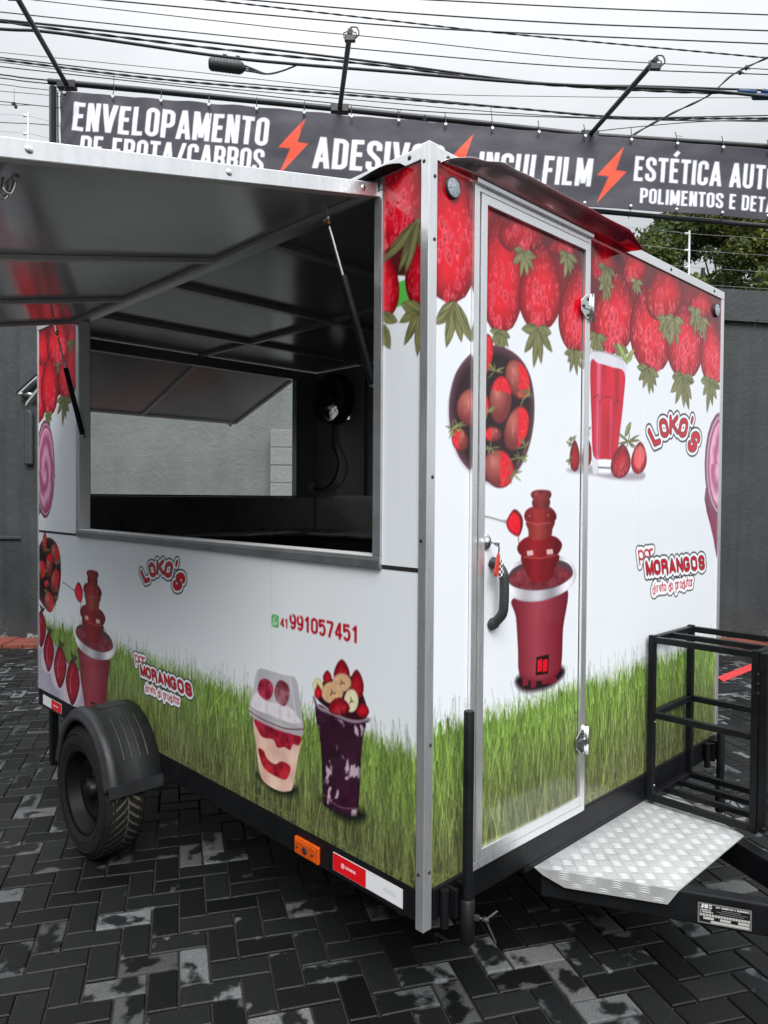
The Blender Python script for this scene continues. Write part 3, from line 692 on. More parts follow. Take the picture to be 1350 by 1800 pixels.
# cups
zk = zc(400, 960, 3.0); PK = lambda pts, n=5: smooth(tf(S, zk(pts)), n)
side.poly(PK([(150, 1200), (250, 1300), (350, 1310), (360, 1270), (250, 1240)]), C(10, 14, 10), .9, .03)
side.poly(PK([(140, 905), (260, 960), (385, 1000), (368, 1130), (345, 1270), (318, 1293), (270, 1290), (200, 1250), (168, 1190), (150, 1040)], 4),
          lambda X, Y, D: mixc(C(206, 160, 146), C(242, 214, 192), fbm(X * 18, Y * 18, 4) * 1.3 - .1))
def layer(lo, hi, f):
    return lambda X, Y, D: mixc(lo, hi, fbm(X * 34, Y * 34, f) * 1.7 - .35)
side.poly(PK([(143, 910), (260, 962), (383, 1000), (375, 1050), (345, 1045), (330, 1075), (300, 1060), (262, 1062), (240, 1020), (190, 1010), (165, 980)], 4), layer(C(110, 12, 30), C(206, 44, 72), 5))
side.poly(PK([(162, 1068), (190, 1080), (208, 1120), (250, 1150), (285, 1135), (330, 1160), (322, 1210), (300, 1232), (250, 1212), (205, 1185), (178, 1140)], 4), layer(C(120, 10, 24), C(214, 40, 60), 6))
side.poly(PK([(158, 652), (230, 660), (300, 680), (358, 696), (380, 790), (398, 940), (386, 1002), (260, 960), (132, 900), (112, 850), (132, 780)], 3), lambda X, Y, D: mixc(C(168, 164, 172), C(196, 194, 202), vnoise(X * 20, Y * 5, 3)), .93)
side.poly(PK([(135, 790), (170, 760), (190, 810), (260, 830), (330, 850), (385, 920), (380, 950), (250, 900), (130, 850)], 4), lambda X, Y, D: mixc(C(200, 192, 200), C(240, 234, 240), fbm(X * 60, Y * 60, 3)))
for x, y, rx, ry, c1, c2 in ((200, 755, 41, 56, C(120, 16, 44), C(206, 70, 96)), (287, 775, 40, 68, C(96, 30, 44), C(178, 120, 128))):
    side.poly(PK([(x - rx, y), (x - rx * .7, y - ry * .8), (x, y - ry), (x + rx * .8, y - ry * .6), (x + rx, y + ry * .2), (x + rx * .4, y + ry), (x - rx * .6, y + ry * .7)], 4), layer(c1, c2, int(x)))
for o in (0, 26, 44): side.line(smooth(tf(S, zk([(114, 842 + o), (180, 885 + o), (300, 935 + o), (400, 940 + o)])), 5, False), .0022, C(176, 160, 172) if o != 26 else C(96, 50, 66), .9)
side.line(tf(S, zk([(330, 700), (362, 900)])), .004, C(214, 214, 220), .7)
side.poly(PK([(490, 1330), (600, 1440), (710, 1450), (720, 1400), (600, 1360)]), C(8, 12, 8), .9, .03)
def acai(X, Y, D):
    n = fbm(X * 24 + 3 * fbm(X * 9, Y * 9, 1), Y * 15, 21, 4); c = mixc(C(30, 10, 24), C(74, 28, 54), fbm(X * 20, Y * 20, 3))
    c = mixc(c, C(214, 196, 208), np.clip((n - .62) * 16, 0, 1) * .85); c = mixc(c, C(168, 50, 66), np.clip((fbm(X * 15, Y * 14, 31) - .66) * 14, 0, 1))
    return mixc(c, C(24, 8, 18), np.clip(1 - D / .012, 0, 1) * .6)
side.poly(PK([(462, 840), (560, 880), (660, 925), (728, 925), (714, 1010), (704, 1120), (690, 1390), (668, 1424), (600, 1414), (520, 1372), (503, 1330), (492, 1050)], 3), acai)
side.line(smooth(tf(S, zk([(505, 1310), (590, 1375), (690, 1385)])), 5, False), .0022, C(120, 90, 108), .8)
side.line(smooth(tf(S, zk([(455, 800), (480, 850), (560, 885), (660, 925), (745, 915)])), 5, False), .0065, C(150, 132, 148))
side.line(smooth(tf(S, zk([(457, 812), (482, 862), (560, 897), (660, 935), (742, 925)])), 5, False), .002, C(70, 40, 60))
def zb(x, y): return S(*zk([(x, y)])[0])
side.poly(PK([(470, 800), (500, 720), (560, 700), (660, 690), (720, 800), (735, 900), (660, 915), (560, 875)]), C(48, 14, 26))
berry(side, zb, 602, 596, 740, 42, 0, seed=91, seeds=70, dim=.8); berry(side, zb, 680, 650, 810, 38, 0, seed=92, seeds=70, dim=.78); berry(side, zb, 526, 655, 725, 23, 0, seed=93, seeds=20, dim=.85)
def banana(x, y, rx, ry, c1, c2):
    t = np.linspace(0, 6.283, 16, endpoint=False); cc = zb(x, y)
    side.poly(smooth([zb(x + rx * math.cos(a), y + ry * math.sin(a)) for a in t], 2), lambda X, Y, D: mixc(c2 * .8, mixc(c1, c2, fbm(X * 70, Y * 70, 3)), D / .006))
    for a in (0.3, 2.2, 4.4): side.line([cc, zb(x + rx * .3 * math.cos(a), y + ry * .3 * math.sin(a))], .0022, C(96, 60, 40), .9)
banana(475, 735, 28, 38, C(206, 200, 140), C(230, 224, 176)); banana(602, 720, 50, 50, C(196, 150, 110), C(226, 188, 150)); banana(552, 772, 58, 58, C(200, 150, 106), C(232, 196, 154)); banana(652, 815, 38, 62, C(216, 206, 160), C(238, 234, 200))
berry(side, zb, 588, 798, 892, 56, 0, seed=94, seeds=60, dim=.85); berry(side, zb, 712, 825, 905, 34, 0, seed=95, seeds=16, dim=.95); berry(side, zb, 478, 738, 805, 20, 0, seed=96, seeds=10, dim=1)
# telephone number with its green handset badge
ic = np.array([-.716, .684])
rr = .021; side.poly(smooth([ic + C(x, y) * rr for x, y in ((-1, -.7), (-.7, -1), (.7, -1), (1, -.7), (1, .7), (.7, 1), (-.7, 1), (-1, .7))], 3), C(70, 168, 84))
for r_, c_ in ((.0155, C(240, 244, 240)), (.0125, C(70, 168, 84))): side.blob(ic, r_, r_, 0, c_)
side.poly([ic + (-.016, -.017), ic + (-.004, -.014), ic + (-.014, -.004)], C(240, 244, 240)); side.line(smooth([ic + (-.005, .007), ic + (-.004, -.001), ic + (.001, -.006), ic + (.007, -.006)], 4, False), .0024, C(240, 244, 240))
NUM = C(176, 8, 26); nw = {c: .56 for c in '0123456789'}; nw['1'] = .5
text(side, '41', (-.686, .668), (-.640, .668), (0, .031), NUM, .165, widths=nw)
text(side, '991057451', (-.632, .668), (-.279, .669), (0, .053), NUM, .165, widths=nw)
side.line([(-.74, .45), (-.74, .905)], .0009, C(196, 200, 206), .7)
# logo on the side: same art, four fifths of the size
logo(side, TS((1.551, 1.506), (-1.575, .863), .8), .8)
# left strip
side.poly([(-L_, 2.1), (-L_, 1.62), (-2.4, 1.72), (-2.4, 2.1)], C(110, 6, 22))
for i, a in enumerate(((68, 560, 745, 16, 0), (118, 612, 706, 16, 0), (87, 620, 731, 15, 0), (128, 560, 690, 12, 0))): berry(side, S, *a, seed=50 + i, seeds=60, dim=1.0)
berry(side, S, 75, 575, 645, 12, 0, seed=55, seeds=30); berry(side, S, 101, 560, 643, 19, 0, seed=56, seeds=70)
crown(side, S, 85, 726, 24, 70, 6); crown(side, S, 113, 700, 38, 71, 6); crown(side, S, 102, 640, 20, 72, 4, col=C(92, 78, 58)); crown(side, S, 125, 600, 26, 73, 5, col=C(92, 78, 58))
side.poly(tf(S, [(60, 850), (97, 835), (92, 862), (80, 888), (67, 908)]), lambda X, Y, D: mixc(C(96, 34, 58), C(150, 76, 106), fbm(X * 9, Y * 5, 2)))
milkshake(side, -2.945, 1.27, .15, .28, None)
# right strip by the corner
side.poly([(-.25, 2.1), (-.25, 1.80), (-.09, 1.76), (0, 1.80), (0, 2.1)], lambda X, Y, D: mixc(C(96, 14, 26), C(60, 34, 30), fbm(X * 30, Y * 30, 3)))
side.poly(tf(S, [(694, 498), (722, 488), (730, 530), (694, 541)]), C(86, 176, 76))
berry(side, S, 676, 440, 560, 26, 0, seed=61, seeds=70, dim=1.0)
berry(side, S, 742, 410, 546, 30, 0, seed=62, seeds=90, dim=.86)
berry(side, S, 694, 230, 446, 52, 20, seed=63, seeds=150, dim=.98)
for p, q, w in (((738, 385), (672, 462), .022), ((738, 385), (700, 480), .02), ((735, 390), (712, 484), .018), ((738, 400), (745, 445), .016)): leaf(side, S(*p), S(*q), w, C(96, 88, 62), 4)
crown(side, S, 740, 541, 62, 64, 5, spread=2.6); leaf(side, S(744, 548), S(705, 534), .022); leaf(side, S(668, 552), S(699, 566), .018); leaf(side, S(668, 568), S(686, 614), .022)

def sheet(name, cv, pt, a0, a1, b0, b1, m, parent, da=None, bf=None):
    # a finely divided sheet whose vertices carry the print
    na = int((a1 - a0) / (da or cv.res)) + 1; nb = int((b1 - b0) / (da or cv.res)) + 1
    A = np.linspace(a0, a1, na); B = np.linspace(0, 1, nb)
    AA, BB = np.meshgrid(A, B)
    BB = b0 + (b1 - b0) * BB if bf is None else bf(AA, BB)
    co = pt(AA, BB).reshape(-1, 3).astype(np.float32)
    i = np.clip((AA - cv.a0) / cv.res, 0, cv.w - 1.001); j = np.clip((BB - cv.b0) / cv.res, 0, cv.h - 1.001)
    i0, j0 = i.astype(int), j.astype(int); fi, fj = (i - i0)[..., None], (j - j0)[..., None]; I = cv.img
    col = (I[j0, i0] * (1 - fi) + I[j0, i0 + 1] * fi) * (1 - fj) + (I[j0 + 1, i0] * (1 - fi) + I[j0 + 1, i0 + 1] * fi) * fj
    c = np.clip(col, 0, 255) / 255; c = np.where(c <= .04045, c / 12.92, ((c + .055) / 1.055) ** 2.4)
    rgba = np.ones((na * nb, 4), np.float32); rgba[:, :3] = c.reshape(-1, 3)
    k = (np.arange(nb - 1)[:, None] * na + np.arange(na - 1)[None, :]).ravel()
    q = np.stack([k, k + 1, k + 1 + na, k + na], 1).astype(np.int32)
    me = bpy.data.meshes.new(name)
    me.vertices.add(na * nb); me.vertices.foreach_set('co', co.ravel())
    me.loops.add(q.size); me.loops.foreach_set('vertex_index', q.ravel())
    me.polygons.add(len(q)); me.polygons.foreach_set('loop_start', np.arange(0, q.size, 4, dtype=np.int32))
    me.polygons.foreach_set('use_smooth', np.ones(len(q), bool))
    me.update(calc_edges=True)
    at = me.color_attributes.new('print', 'FLOAT_COLOR', 'POINT'); at.data.foreach_set('color', rgba.ravel())
    me.materials.append(m)
    return adopt(link(bpy.data.objects.new(name, me)), parent)

def PZ(x, y, z): return (x, y, z + Z0)
def lb(mb, a, b): return mb.box(PZ(*a), PZ(*b))

# ------------------------------------------------------------------ ground
M_ground = mat('dark asphalt', (0.03, 0.031, 0.032), 0.8, 0, 0.3, 3, 0.4, 60)
M_sand = mat('joint sand', (0.022, 0.020, 0.017), 0.95, 0, 0.6, 40, 0.5, 200)
mb = MB(); mb.add([(-140, -140, -.045), (140, -140, -.045), (140, 140, -.045), (-140, 140, -.045)], [(0, 1, 2, 3)])
tag(mb.build('ground', M_ground), kind='structure')
def pave_mat():
    m = bpy.data.materials.new('wet and drying pavers'); m.use_nodes = True; nt = m.node_tree; N, L = nt.nodes, nt.links
    b = N['Principled BSDF']; a = N.new('ShaderNodeAttribute'); a.attribute_name = 'print'
    a2 = N.new('ShaderNodeAttribute'); a2.attribute_name = 'rim'
    sp = N.new('ShaderNodeSeparateColor'); L.new(a.outputs['Color'], sp.inputs[0])
    t = N.new('ShaderNodeTexCoord')
    off = N.new('ShaderNodeVectorMath'); off.operation = 'MULTIPLY_ADD'; off.inputs[1].default_value = (9, 9, 9)
    L.new(a.outputs['Color'], off.inputs[0]); L.new(t.outputs['Object'], off.inputs[2])
    n = N.new('ShaderNodeTexNoise'); n.inputs['Scale'].default_value = 10; n.inputs['Detail'].default_value = 3; n.inputs['Roughness'].default_value = .5
    L.new(off.outputs[0], n.inputs[0])
    ad = N.new('ShaderNodeMath'); ad.operation = 'ADD'; L.new(n.outputs[0], ad.inputs[0])
    bi = N.new('ShaderNodeMapRange'); bi.inputs[1].default_value = 0; bi.inputs[2].default_value = 1; bi.inputs[3].default_value = -.30; bi.inputs[4].default_value = .11
    L.new(sp.outputs[0], bi.inputs[0])
    def M(op, x, y=None):
        q = N.new('ShaderNodeMath'); q.operation = op
        for i_, v_ in enumerate((x, y)):
            if v_ is None: continue
            if isinstance(v_, (int, float)): q.inputs[i_].default_value = v_
            else: L.new(v_, q.inputs[i_])
        return q.outputs[0]
    s2 = N.new('ShaderNodeSeparateXYZ'); L.new(a2.outputs['Vector'], s2.inputs[0])
    hu = s2.outputs[2]; hv = M('SUBTRACT', .15, hu)
    dd = M('MINIMUM', M('SUBTRACT', hu, M('ABSOLUTE', s2.outputs[0])), M('SUBTRACT', hv, M('ABSOLUTE', s2.outputs[1])))
    rimf = M('MULTIPLY', M('SUBTRACT', .020, dd), 2.4)
    L.new(M('ADD', bi.outputs[0], rimf), ad.inputs[1])
    cr = N.new('ShaderNodeMapRange'); cr.inputs[1].default_value = .475; cr.inputs[2].default_value = .59; cr.interpolation_type = 'SMOOTHSTEP'
    L.new(ad.outputs[0], cr.inputs[0])
    g = N.new('ShaderNodeTexNoise'); g.inputs['Scale'].default_value = 260; g.inputs['Detail'].default_value = 3; L.new(t.outputs['Object'], g.inputs[0])
    gr = N.new('ShaderNodeMapRange'); gr.inputs[1].default_value = .3; gr.inputs[2].default_value = .7; gr.inputs[3].default_value = .6; gr.inputs[4].default_value = 1.45
    L.new(g.outputs[0], gr.inputs[0])
    mx = N.new('ShaderNodeMix'); mx.data_type = 'RGBA'; mx.inputs[6].default_value = (.0068, .0074, .0077, 1); mx.inputs[7].default_value = (.070, .073, .076, 1)
    L.new(cr.outputs[0], mx.inputs[0])
    br = N.new('ShaderNodeMapRange'); br.inputs[3].default_value = .55; br.inputs[4].default_value = 2.0; L.new(sp.outputs[1], br.inputs[0])
    m1 = N.new('ShaderNodeMath'); m1.operation = 'MULTIPLY'; L.new(br.outputs[0], m1.inputs[0]); L.new(gr.outputs[0], m1.inputs[1])
    sc = N.new('ShaderNodeVectorMath'); sc.operation = 'SCALE'; L.new(mx.outputs[2], sc.inputs[0]); L.new(m1.outputs[0], sc.inputs['Scale']); tn = N.new('ShaderNodeMix'); tn.data_type = 'RGBA'; tn.inputs[6].default_value = (.96, 1.02, 1.015, 1); tn.inputs[7].default_value = (1.06, 1.0, .985, 1); L.new(sp.outputs[2], tn.inputs[0])
    tm = N.new('ShaderNodeVectorMath'); tm.operation = 'MULTIPLY'; L.new(sc.outputs[0], tm.inputs[0]); L.new(tn.outputs[2], tm.inputs[1]); L.new(tm.outputs[0], b.inputs['Base Color'])
    rr = N.new('ShaderNodeMapRange'); rr.inputs[3].default_value = .42; rr.inputs[4].default_value = .9; L.new(cr.outputs[0], rr.inputs[0]); L.new(rr.outputs[0], b.inputs['Roughness'])
    b.inputs['Specular IOR Level'].default_value = .26
    bp = N.new('ShaderNodeBump'); bp.inputs['Strength'].default_value = .5; bp.inputs['Distance'].default_value = .004; L.new(g.outputs[0], bp.inputs['Height']); L.new(bp.outputs[0], b.inputs['Normal'])
    return m
def paving():
    ang = math.radians(61.5); c, s = math.cos(ang), math.sin(ang); V = []; Fc = []; col = []; loc = []; r = random.Random(3)
    ox, oy = G(205, 1718)
    for X in range(-150, 110):
        for Y in range(-110, 150):
            k = (X - Y) % 4
            if k == 0: u0, u1, v0, v1 = X, X + 2, Y, Y + 1
            elif k == 2: u0, u1, v0, v1 = X, X + 1, Y - 1, Y + 1
            else: continue
            mu, mv = (u0 + u1) * .05, (v0 + v1) * .05
            wx, wy = ox + mu * c - mv * s, oy + mu * s + mv * c
            d = (wx - W0[0]) * WN[0] + (wy - W0[1]) * WN[1]; a = (wx - W0[0]) * WE[0] + (wy - W0[1]) * WE[1]
            if d < .1 or d > 11.2 or a < -3.5 or a > 14.5: continue
            dc = math.hypot(wx - CAM[0], wy - CAM[1]); fw = (wx - CAM[0]) * _f[0] + (wy - CAM[1]) * _f[1]
            if fw < -.5: continue
            g = .0035 + r.uniform(0, .0012); b0 = len(V); z = r.uniform(-.0025, 0); tx, ty = r.uniform(-.01, .01), r.uniform(-.01, .01); ro = r.uniform(-.008, .008)
            hu, hv = (u1 - u0) * .05, (v1 - v0) * .05
            for ins, zz in ((g + .0035, 0), (g, -.0035), (g, -.04)):
                for e, f in ((-1, -1), (1, -1), (1, 1), (-1, 1)):
                    lu, lv = e * (hu - ins) , f * (hv - ins)
                    lu, lv = lu - lv * ro, lv + lu * ro
                    pu, pv = mu + lu, mv + lv; loc.append((lu, lv, hu))
                    V.append((ox + pu * c - pv * s, oy + pu * s + pv * c, z + zz + (lu * tx + lv * ty)))
            for q in range(4):
                Fc.append((b0 + q, b0 + 4 + q, b0 + 4 + (q + 1) % 4, b0 + (q + 1) % 4)); Fc.append((b0 + 4 + q, b0 + 8 + q, b0 + 8 + (q + 1) % 4, b0 + 4 + (q + 1) % 4))
            Fc.append((b0, b0 + 1, b0 + 2, b0 + 3)); cc = (r.random() ** 1.5, r.random(), r.random(), 1); col += [cc] * 12
    me = bpy.data.meshes.new('paving'); me.from_pydata(V, [], Fc); me.update()
    at = me.color_attributes.new('print', 'FLOAT_COLOR', 'POINT'); at.data.foreach_set('color', np.array(col, np.float32).ravel())
    at = me.attributes.new('rim', 'FLOAT_VECTOR', 'POINT'); at.data.foreach_set('vector', np.array(loc, np.float32).ravel())
    me.materials.append(pave_mat()); return tag(link(bpy.data.objects.new('paving', me)), kind='structure')
paving()
def quadw(pts, z=0):  # quad of the wall frame
    return [WP(a, z, o) for a, o in pts]
mb = MB(); mb.add(quadw([(-3.6, 0), (14.6, 0), (14.6, 11.3), (-3.6, 11.3)], -.011), [(0, 3, 2, 1)])
tag(mb.build('sand_bed', M_sand), kind='structure')
M_redpaint = mat('worn red ground paint', (0.46, 0.03, 0.035), 0.7, 0, 0.22, 25, 0.3, 120)
mb = MB(); p = [G(1260, 1191), G(1272, 1199), (-1.06, 9.4), (-1.17, 9.4)]
for k in range(20):
    t0, t1 = k / 20, (k + 1) / 20; A = [tuple(np.array(p[0]) * (1 - t) + np.array(p[3]) * t) for t in (t0, t1)]; B = [tuple(np.array(p[1]) * (1 - t) + np.array(p[2]) * t) for t in (t0, t1)]
    mb.add([(*A[0], .0045), (*B[0], .0045), (*B[1], .0045), (*A[1], .0045)], [(0, 1, 2, 3)])
tag(mb.build('painted_line', M_redpaint), kind='structure')
# red brick strip along the foot of the wall
M_redbrick = mat('weathered red paver', (0.15, 0.036, 0.024), 0.8, 0, 0.45, 6, 0.4, 90)
mb = MB(); r_ = random.Random(4)
for i in range(int(18 / .21)):
    a = -3.4 + i * .21
    for j in range(2):
        o = .01 + j * .215; zt = .035 + r_.uniform(-.006, .006)
        q = [WP(a + .003, -.03, o), WP(a + .205, -.03, o), WP(a + .205, -.03, o + .21), WP(a + .003, -.03, o + .21)]
        mb.prism(q, (0, 0, zt + .03))
tag(mb.build('kerb', M_redbrick, bevel=.004, seg=1), kind='structure')

# ------------------------------------------------------------------ yard walls
def plaster(name, col, rough, v, rake, sc=(1, 1, 1)):
    m = bpy.data.materials.new(name); m.use_nodes = True; nt = m.node_tree; N, L = nt.nodes, nt.links; b = N['Principled BSDF']
    t = N.new('ShaderNodeTexCoord'); mpp = N.new('ShaderNodeMapping'); mpp.inputs['Scale'].default_value = sc; L.new(t.outputs['Object'], mpp.inputs[0])
    n = N.new('ShaderNodeTexNoise'); n.inputs['Scale'].default_value = 1.3; n.inputs['Detail'].default_value = 9; n.inputs['Roughness'].default_value = .65; L.new(mpp.outputs[0], n.inputs[0])
    r = N.new('ShaderNodeMapRange'); r.inputs[1].default_value = .3; r.inputs[2].default_value = .7; r.inputs[3].default_value = 1 - v; r.inputs[4].default_value = 1 + v; L.new(n.outputs[0], r.inputs[0])
    mp4 = N.new('ShaderNodeMapping'); mp4.inputs['Scale'].default_value = (5, 5, .35); L.new(t.outputs['Object'], mp4.inputs[0])
    n4 = N.new('ShaderNodeTexNoise'); n4.inputs['Scale'].default_value = 2.2; n4.inputs['Detail'].default_value = 6; L.new(mp4.outputs[0], n4.inputs[0])
    r4 = N.new('ShaderNodeMapRange'); r4.inputs[1].default_value = .42; r4.inputs[2].default_value = .72; r4.inputs[3].default_value = 1.05; r4.inputs[4].default_value = 1 - max(0, v - .19) * 1.6; L.new(n4.outputs[0], r4.inputs[0])
    m4 = N.new('ShaderNodeMath'); m4.operation = 'MULTIPLY'; L.new(r.outputs[0], m4.inputs[0]); L.new(r4.outputs[0], m4.inputs[1])
    s = N.new('ShaderNodeVectorMath'); s.operation = 'SCALE'; s.inputs[0].default_value = col; L.new(m4.outputs[0], s.inputs['Scale'])
    # flaked paint, mostly near the foot
    n3 = N.new('ShaderNodeTexNoise'); n3.inputs['Scale'].default_value = 7; n3.inputs['Detail'].default_value = 8; n3.inputs['Roughness'].default_value = .75; L.new(t.outputs['Object'], n3.inputs[0])
    sp = N.new('ShaderNodeSeparateXYZ'); L.new(t.outputs['Object'], sp.inputs[0])
    hz = N.new('ShaderNodeMapRange'); hz.inputs[1].default_value = .0; hz.inputs[2].default_value = .38; hz.inputs[3].default_value = .14; hz.inputs[4].default_value = -.02; L.new(sp.outputs[2], hz.inputs[0])
    ad = N.new('ShaderNodeMath'); ad.operation = 'ADD'; L.new(n3.outputs[0], ad.inputs[0]); L.new(hz.outputs[0], ad.inputs[1])
    fl = N.new('ShaderNodeMapRange'); fl.inputs[1].default_value = .685; fl.inputs[2].default_value = .70; L.new(ad.outputs[0], fl.inputs[0])
    mx = N.new('ShaderNodeMix'); mx.data_type = 'RGBA'; L.new(fl.outputs[0], mx.inputs[0]); L.new(s.outputs[0], mx.inputs[6]); mx.inputs[7].default_value = (.26, .26, .24, 1)
    L.new(mx.outputs[2], b.inputs['Base Color']); b.inputs['Roughness'].default_value = rough
    n2 = N.new('ShaderNodeTexNoise'); n2.inputs['Scale'].default_value = 14; n2.inputs['Detail'].default_value = 6; n2.inputs['Distortion'].default_value = 1.2; L.new(t.outputs['Object'], n2.inputs[0])
    bp = N.new('ShaderNodeBump'); bp.inputs['Strength'].default_value = rake; bp.inputs['Distance'].default_value = .03; L.new(n2.outputs[0], bp.inputs['Height']); L.new(bp.outputs[0], b.inputs['Normal'])
    return m
M_wall = plaster('dark grey wall paint', (.036, .041, .0435), .5, .32, .16)
M_wall2 = plaster('pale render', (.135, .15, .146), .8, .2, .28)
M_block = plaster('painted concrete block', (.19, .205, .20), .8, .15, .25)
def wtop(a): return 3.993 - .045 * (a - 7.984)
def wallseg(mb, a0, a1, o0, o1, zb=-.03, top=wtop, dz=0):
    q = [WP(a0, zb, o0), WP(a1, zb, o0), WP(a1, zb, o1), WP(a0, zb, o1), WP(a0, top(a0) + dz, o0), WP(a1, top(a1) + dz, o0), WP(a1, top(a1) + dz, o1), WP(a0, top(a0) + dz, o1)]
    return mb.add(q, [(0, 1, 2, 3), (7, 6, 5, 4), (0, 4, 5, 1), (1, 5, 6, 2), (2, 6, 7, 3), (3, 7, 4, 0)])
def ledge(mb, a0, a1, z0, sl, h=.05, o=.06):
    f = lambda a: z0 + sl * (a - a0)
    return mb.add([WP(a0, f(a0), -.02), WP(a1, f(a1), -.02), WP(a1, f(a1), o), WP(a0, f(a0), o), WP(a0, f(a0) + h, -.02), WP(a1, f(a1) + h, -.02), WP(a1, f(a1) + h * .6, o), WP(a0, f(a0) + h * .6, o)],
                  [(0, 1, 2, 3), (7, 6, 5, 4), (0, 4, 5, 1), (1, 5, 6, 2), (2, 6, 7, 3), (3, 7, 4, 0)])
t = thing('yard_wall', WP(9.5, 0, -.1), 'dark grey plastered yard wall with a thin ledge, right of the trailer', 'wall', 'yard walls behind the trailer')
wallseg(MB(), 4.3, 16, -.25, 0).build('wall_panel', M_wall, t)
mb = MB(); ledge(mb, 4.3, 8.36, 3.79, -.045); ledge(mb, 8.37, 16, 3.605, -.045); mb.build('ledge', M_wall, t)
t = thing('yard_wall', WP(-2.5, 0, -.1), 'dark grey trowelled wall with flaked foot, left of the trailer', 'wall', 'yard walls behind the trailer')
wallseg(MB(), -7, .2, -.25, 0).build('wall_panel', M_wall, t)
wallseg(MB(), .2, .42, -.25, .07).build('pilaster', M_wall, t)
mb = MB(); ledge(mb, -7, .19, 1.12, .0, .035, .03); mb.build('ledge', M_wall, t)
tag(wallseg(MB(), .42, 4.3, -.25, -.02).build('rendered_wall', M_wall2), 'pale rendered wall seen through the trailer\'s rear opening', 'wall', 'yard walls behind the trailer')
t = thing('block_pier', WP(3.4, 0, .1), 'pale painted concrete block pier standing against the rendered wall', 'pier')
mb = MB()
for i in range(12): wallseg(mb, 2.925, 3.9, -.02, .18 - (.004 if i % 2 else 0), zb=i * .195, top=lambda a, i=i: i * .195 + .191)
mb.build('blockwork', M_block, t, bevel=.006, seg=1)
# lamp with a slanted hood and a surface conduit cover on the left wall
t = thing('wall_lamp', WP(.22, 2.7, .07), 'small silver wall lamp under a slanted dark hood, left of the trailer', 'wall lamp')
mb = MB(); mb.bar(WP(.215, 2.70, .14), WP(.43, 2.90, .14), .14, .010, up=(0, 0, 1)); mb.build('hood', M_pole, t)
mb = MB(); mb.bar(WP(.235, 2.692, .14), WP(.43, 2.874, .14), .12, .014, up=(0, 0, 1)); mb.build('reflector', M_alu, t)
mb = MB(); mb.lathe(WP(.31, 2.69, .14), WE, [(0, -.04), (.026, -.04), (.03, .02), (.02, .06), (0, .06)], 16); mb.build('bulb_holder', M_chrome, t)
mb = MB(); mb.bar(WP(.26, 2.66, .07), WP(.26, 2.70, .2), .03, .03); mb.build('bracket', M_alu_dark, t)
mb = MB(); mb.prism([WP(.26, 1.93, .071), WP(.35, 1.93, .071), WP(.35, 2.48, .071), WP(.33, 2.53, .071), WP(.28, 2.53, .071), WP(.26, 2.48, .071)], WN * .06)
tag(mb.build('conduit_cover', M_wall, bevel=.02, seg=3), 'long grey painted cover box below the wall lamp', 'conduit box')
# electric fence on top of the wall
t = thing('electric_fence', WP(5, 4.1, -.12), 'thin electric fence wires on white rods along the wall top', 'electric fence')
for a, zt in ((.205, 5.84), (4.0, 5.0), (7.65, 4.68), (11.5, 4.5)):
    p = MB().tube([WP(a, wtop(a) - .05, -.12), WP(a, zt, -.12)], .012, 8).build('rod', M_white, t)
    for k in range(4):
        zz = zt - .035 - k * (.19 if a > 1 else .2); MB().lathe(WP(a - .03, zz, -.12), WE, [(0, -.02), (.016, -.02), (.010, 0), (.016, .02), (0, .02)], 8).build('insulator', M_white, p)
for k in range(4):
    pts = [WP(a, zt - .035 - k * .19, -.12) for a, zt in ((-6, 6.1), (.205, 5.84), (4.0, 5.0), (7.65, 4.68), (11.5, 4.5), (15, 4.4))]
    MB().tube(pts, .0022, 4, caps=False).build('wire', M_alu_dark, t)

# ------------------------------------------------------------------ banner, its frame, floodlights
BT = lambda a: 6.02 + (a - .611) * (5.558 - 6.02) / (8.48 - .611)
BB_ = lambda a: 5.170 + (a - .611) * (4.775 - 5.170) / (8.494 - .611)
ban = Canvas(.611, 9.15, 4.68, 6.06, .008, C(66, 63, 73))
def btext(s, l, rr_, h, t=.146, col=C(228, 231, 238)):
    p0, p1 = np.array(WC(*l)), np.array(WC(*rr_)); top = np.array(WC(l[0] + h[0], l[1] + h[1])); text(ban, s, p0, p1, top - p0, col, t)
btext('ENVELOPAMENTO', (126, 229), (470, 257), (5, -50))
btext('DE FROTA/CARROS', (139, 281), (462, 305), (4, -43))
btext('ADESIVOS', (549, 295), (778, 310), (5, -55))
btext('INSULFILM', (838, 316), (1038, 328), (6, -50))
btext('ESTÉTICA AUTO', (1114, 317), (1366, 334), (3, -43))
btext('POLIMENTOS E DETA', (1124, 357), (1362, 373), (2, -27))
def bolt(x, y, k=1.0):
    sh = [(537, 208), (489, 261), (510, 262), (488, 311), (542, 252), (523, 250)]
    ban.poly([WC(x + (u - 537) * k, y + (v - 208) * k + (u - 537) * .04) for u, v in sh], C(232, 84, 58))
bolt(537, 208); bolt(833, 234); bolt(1097, 257)
t = thing('banner', WP(4.8, 4.9, 0), 'long dark grey banner with white lettering and orange lightning bolts', 'banner')
def bpt(A, B):
    n = (fbm(A * 1.3, B * 2.1, 5) - .5) * .05 + .012 * np.sin(A * 2 * np.pi / .48) * np.clip((B - 5.3) * 1.4, 0, 1) + .006 * np.exp(-((A - .70) / .22) ** 2) * np.sin((A * 1.6 - B) * 24)
    return W0 + WE * A[..., None] + WN * n[..., None] + np.array([0, 0, 1.]) * B[..., None]
bs = sheet('banner_cloth', ban, bpt, .611, 9.15, 0, 1, M_banner, t, da=.008, bf=lambda A, B: BB_(A) + (BT(A) - BB_(A)) * B)
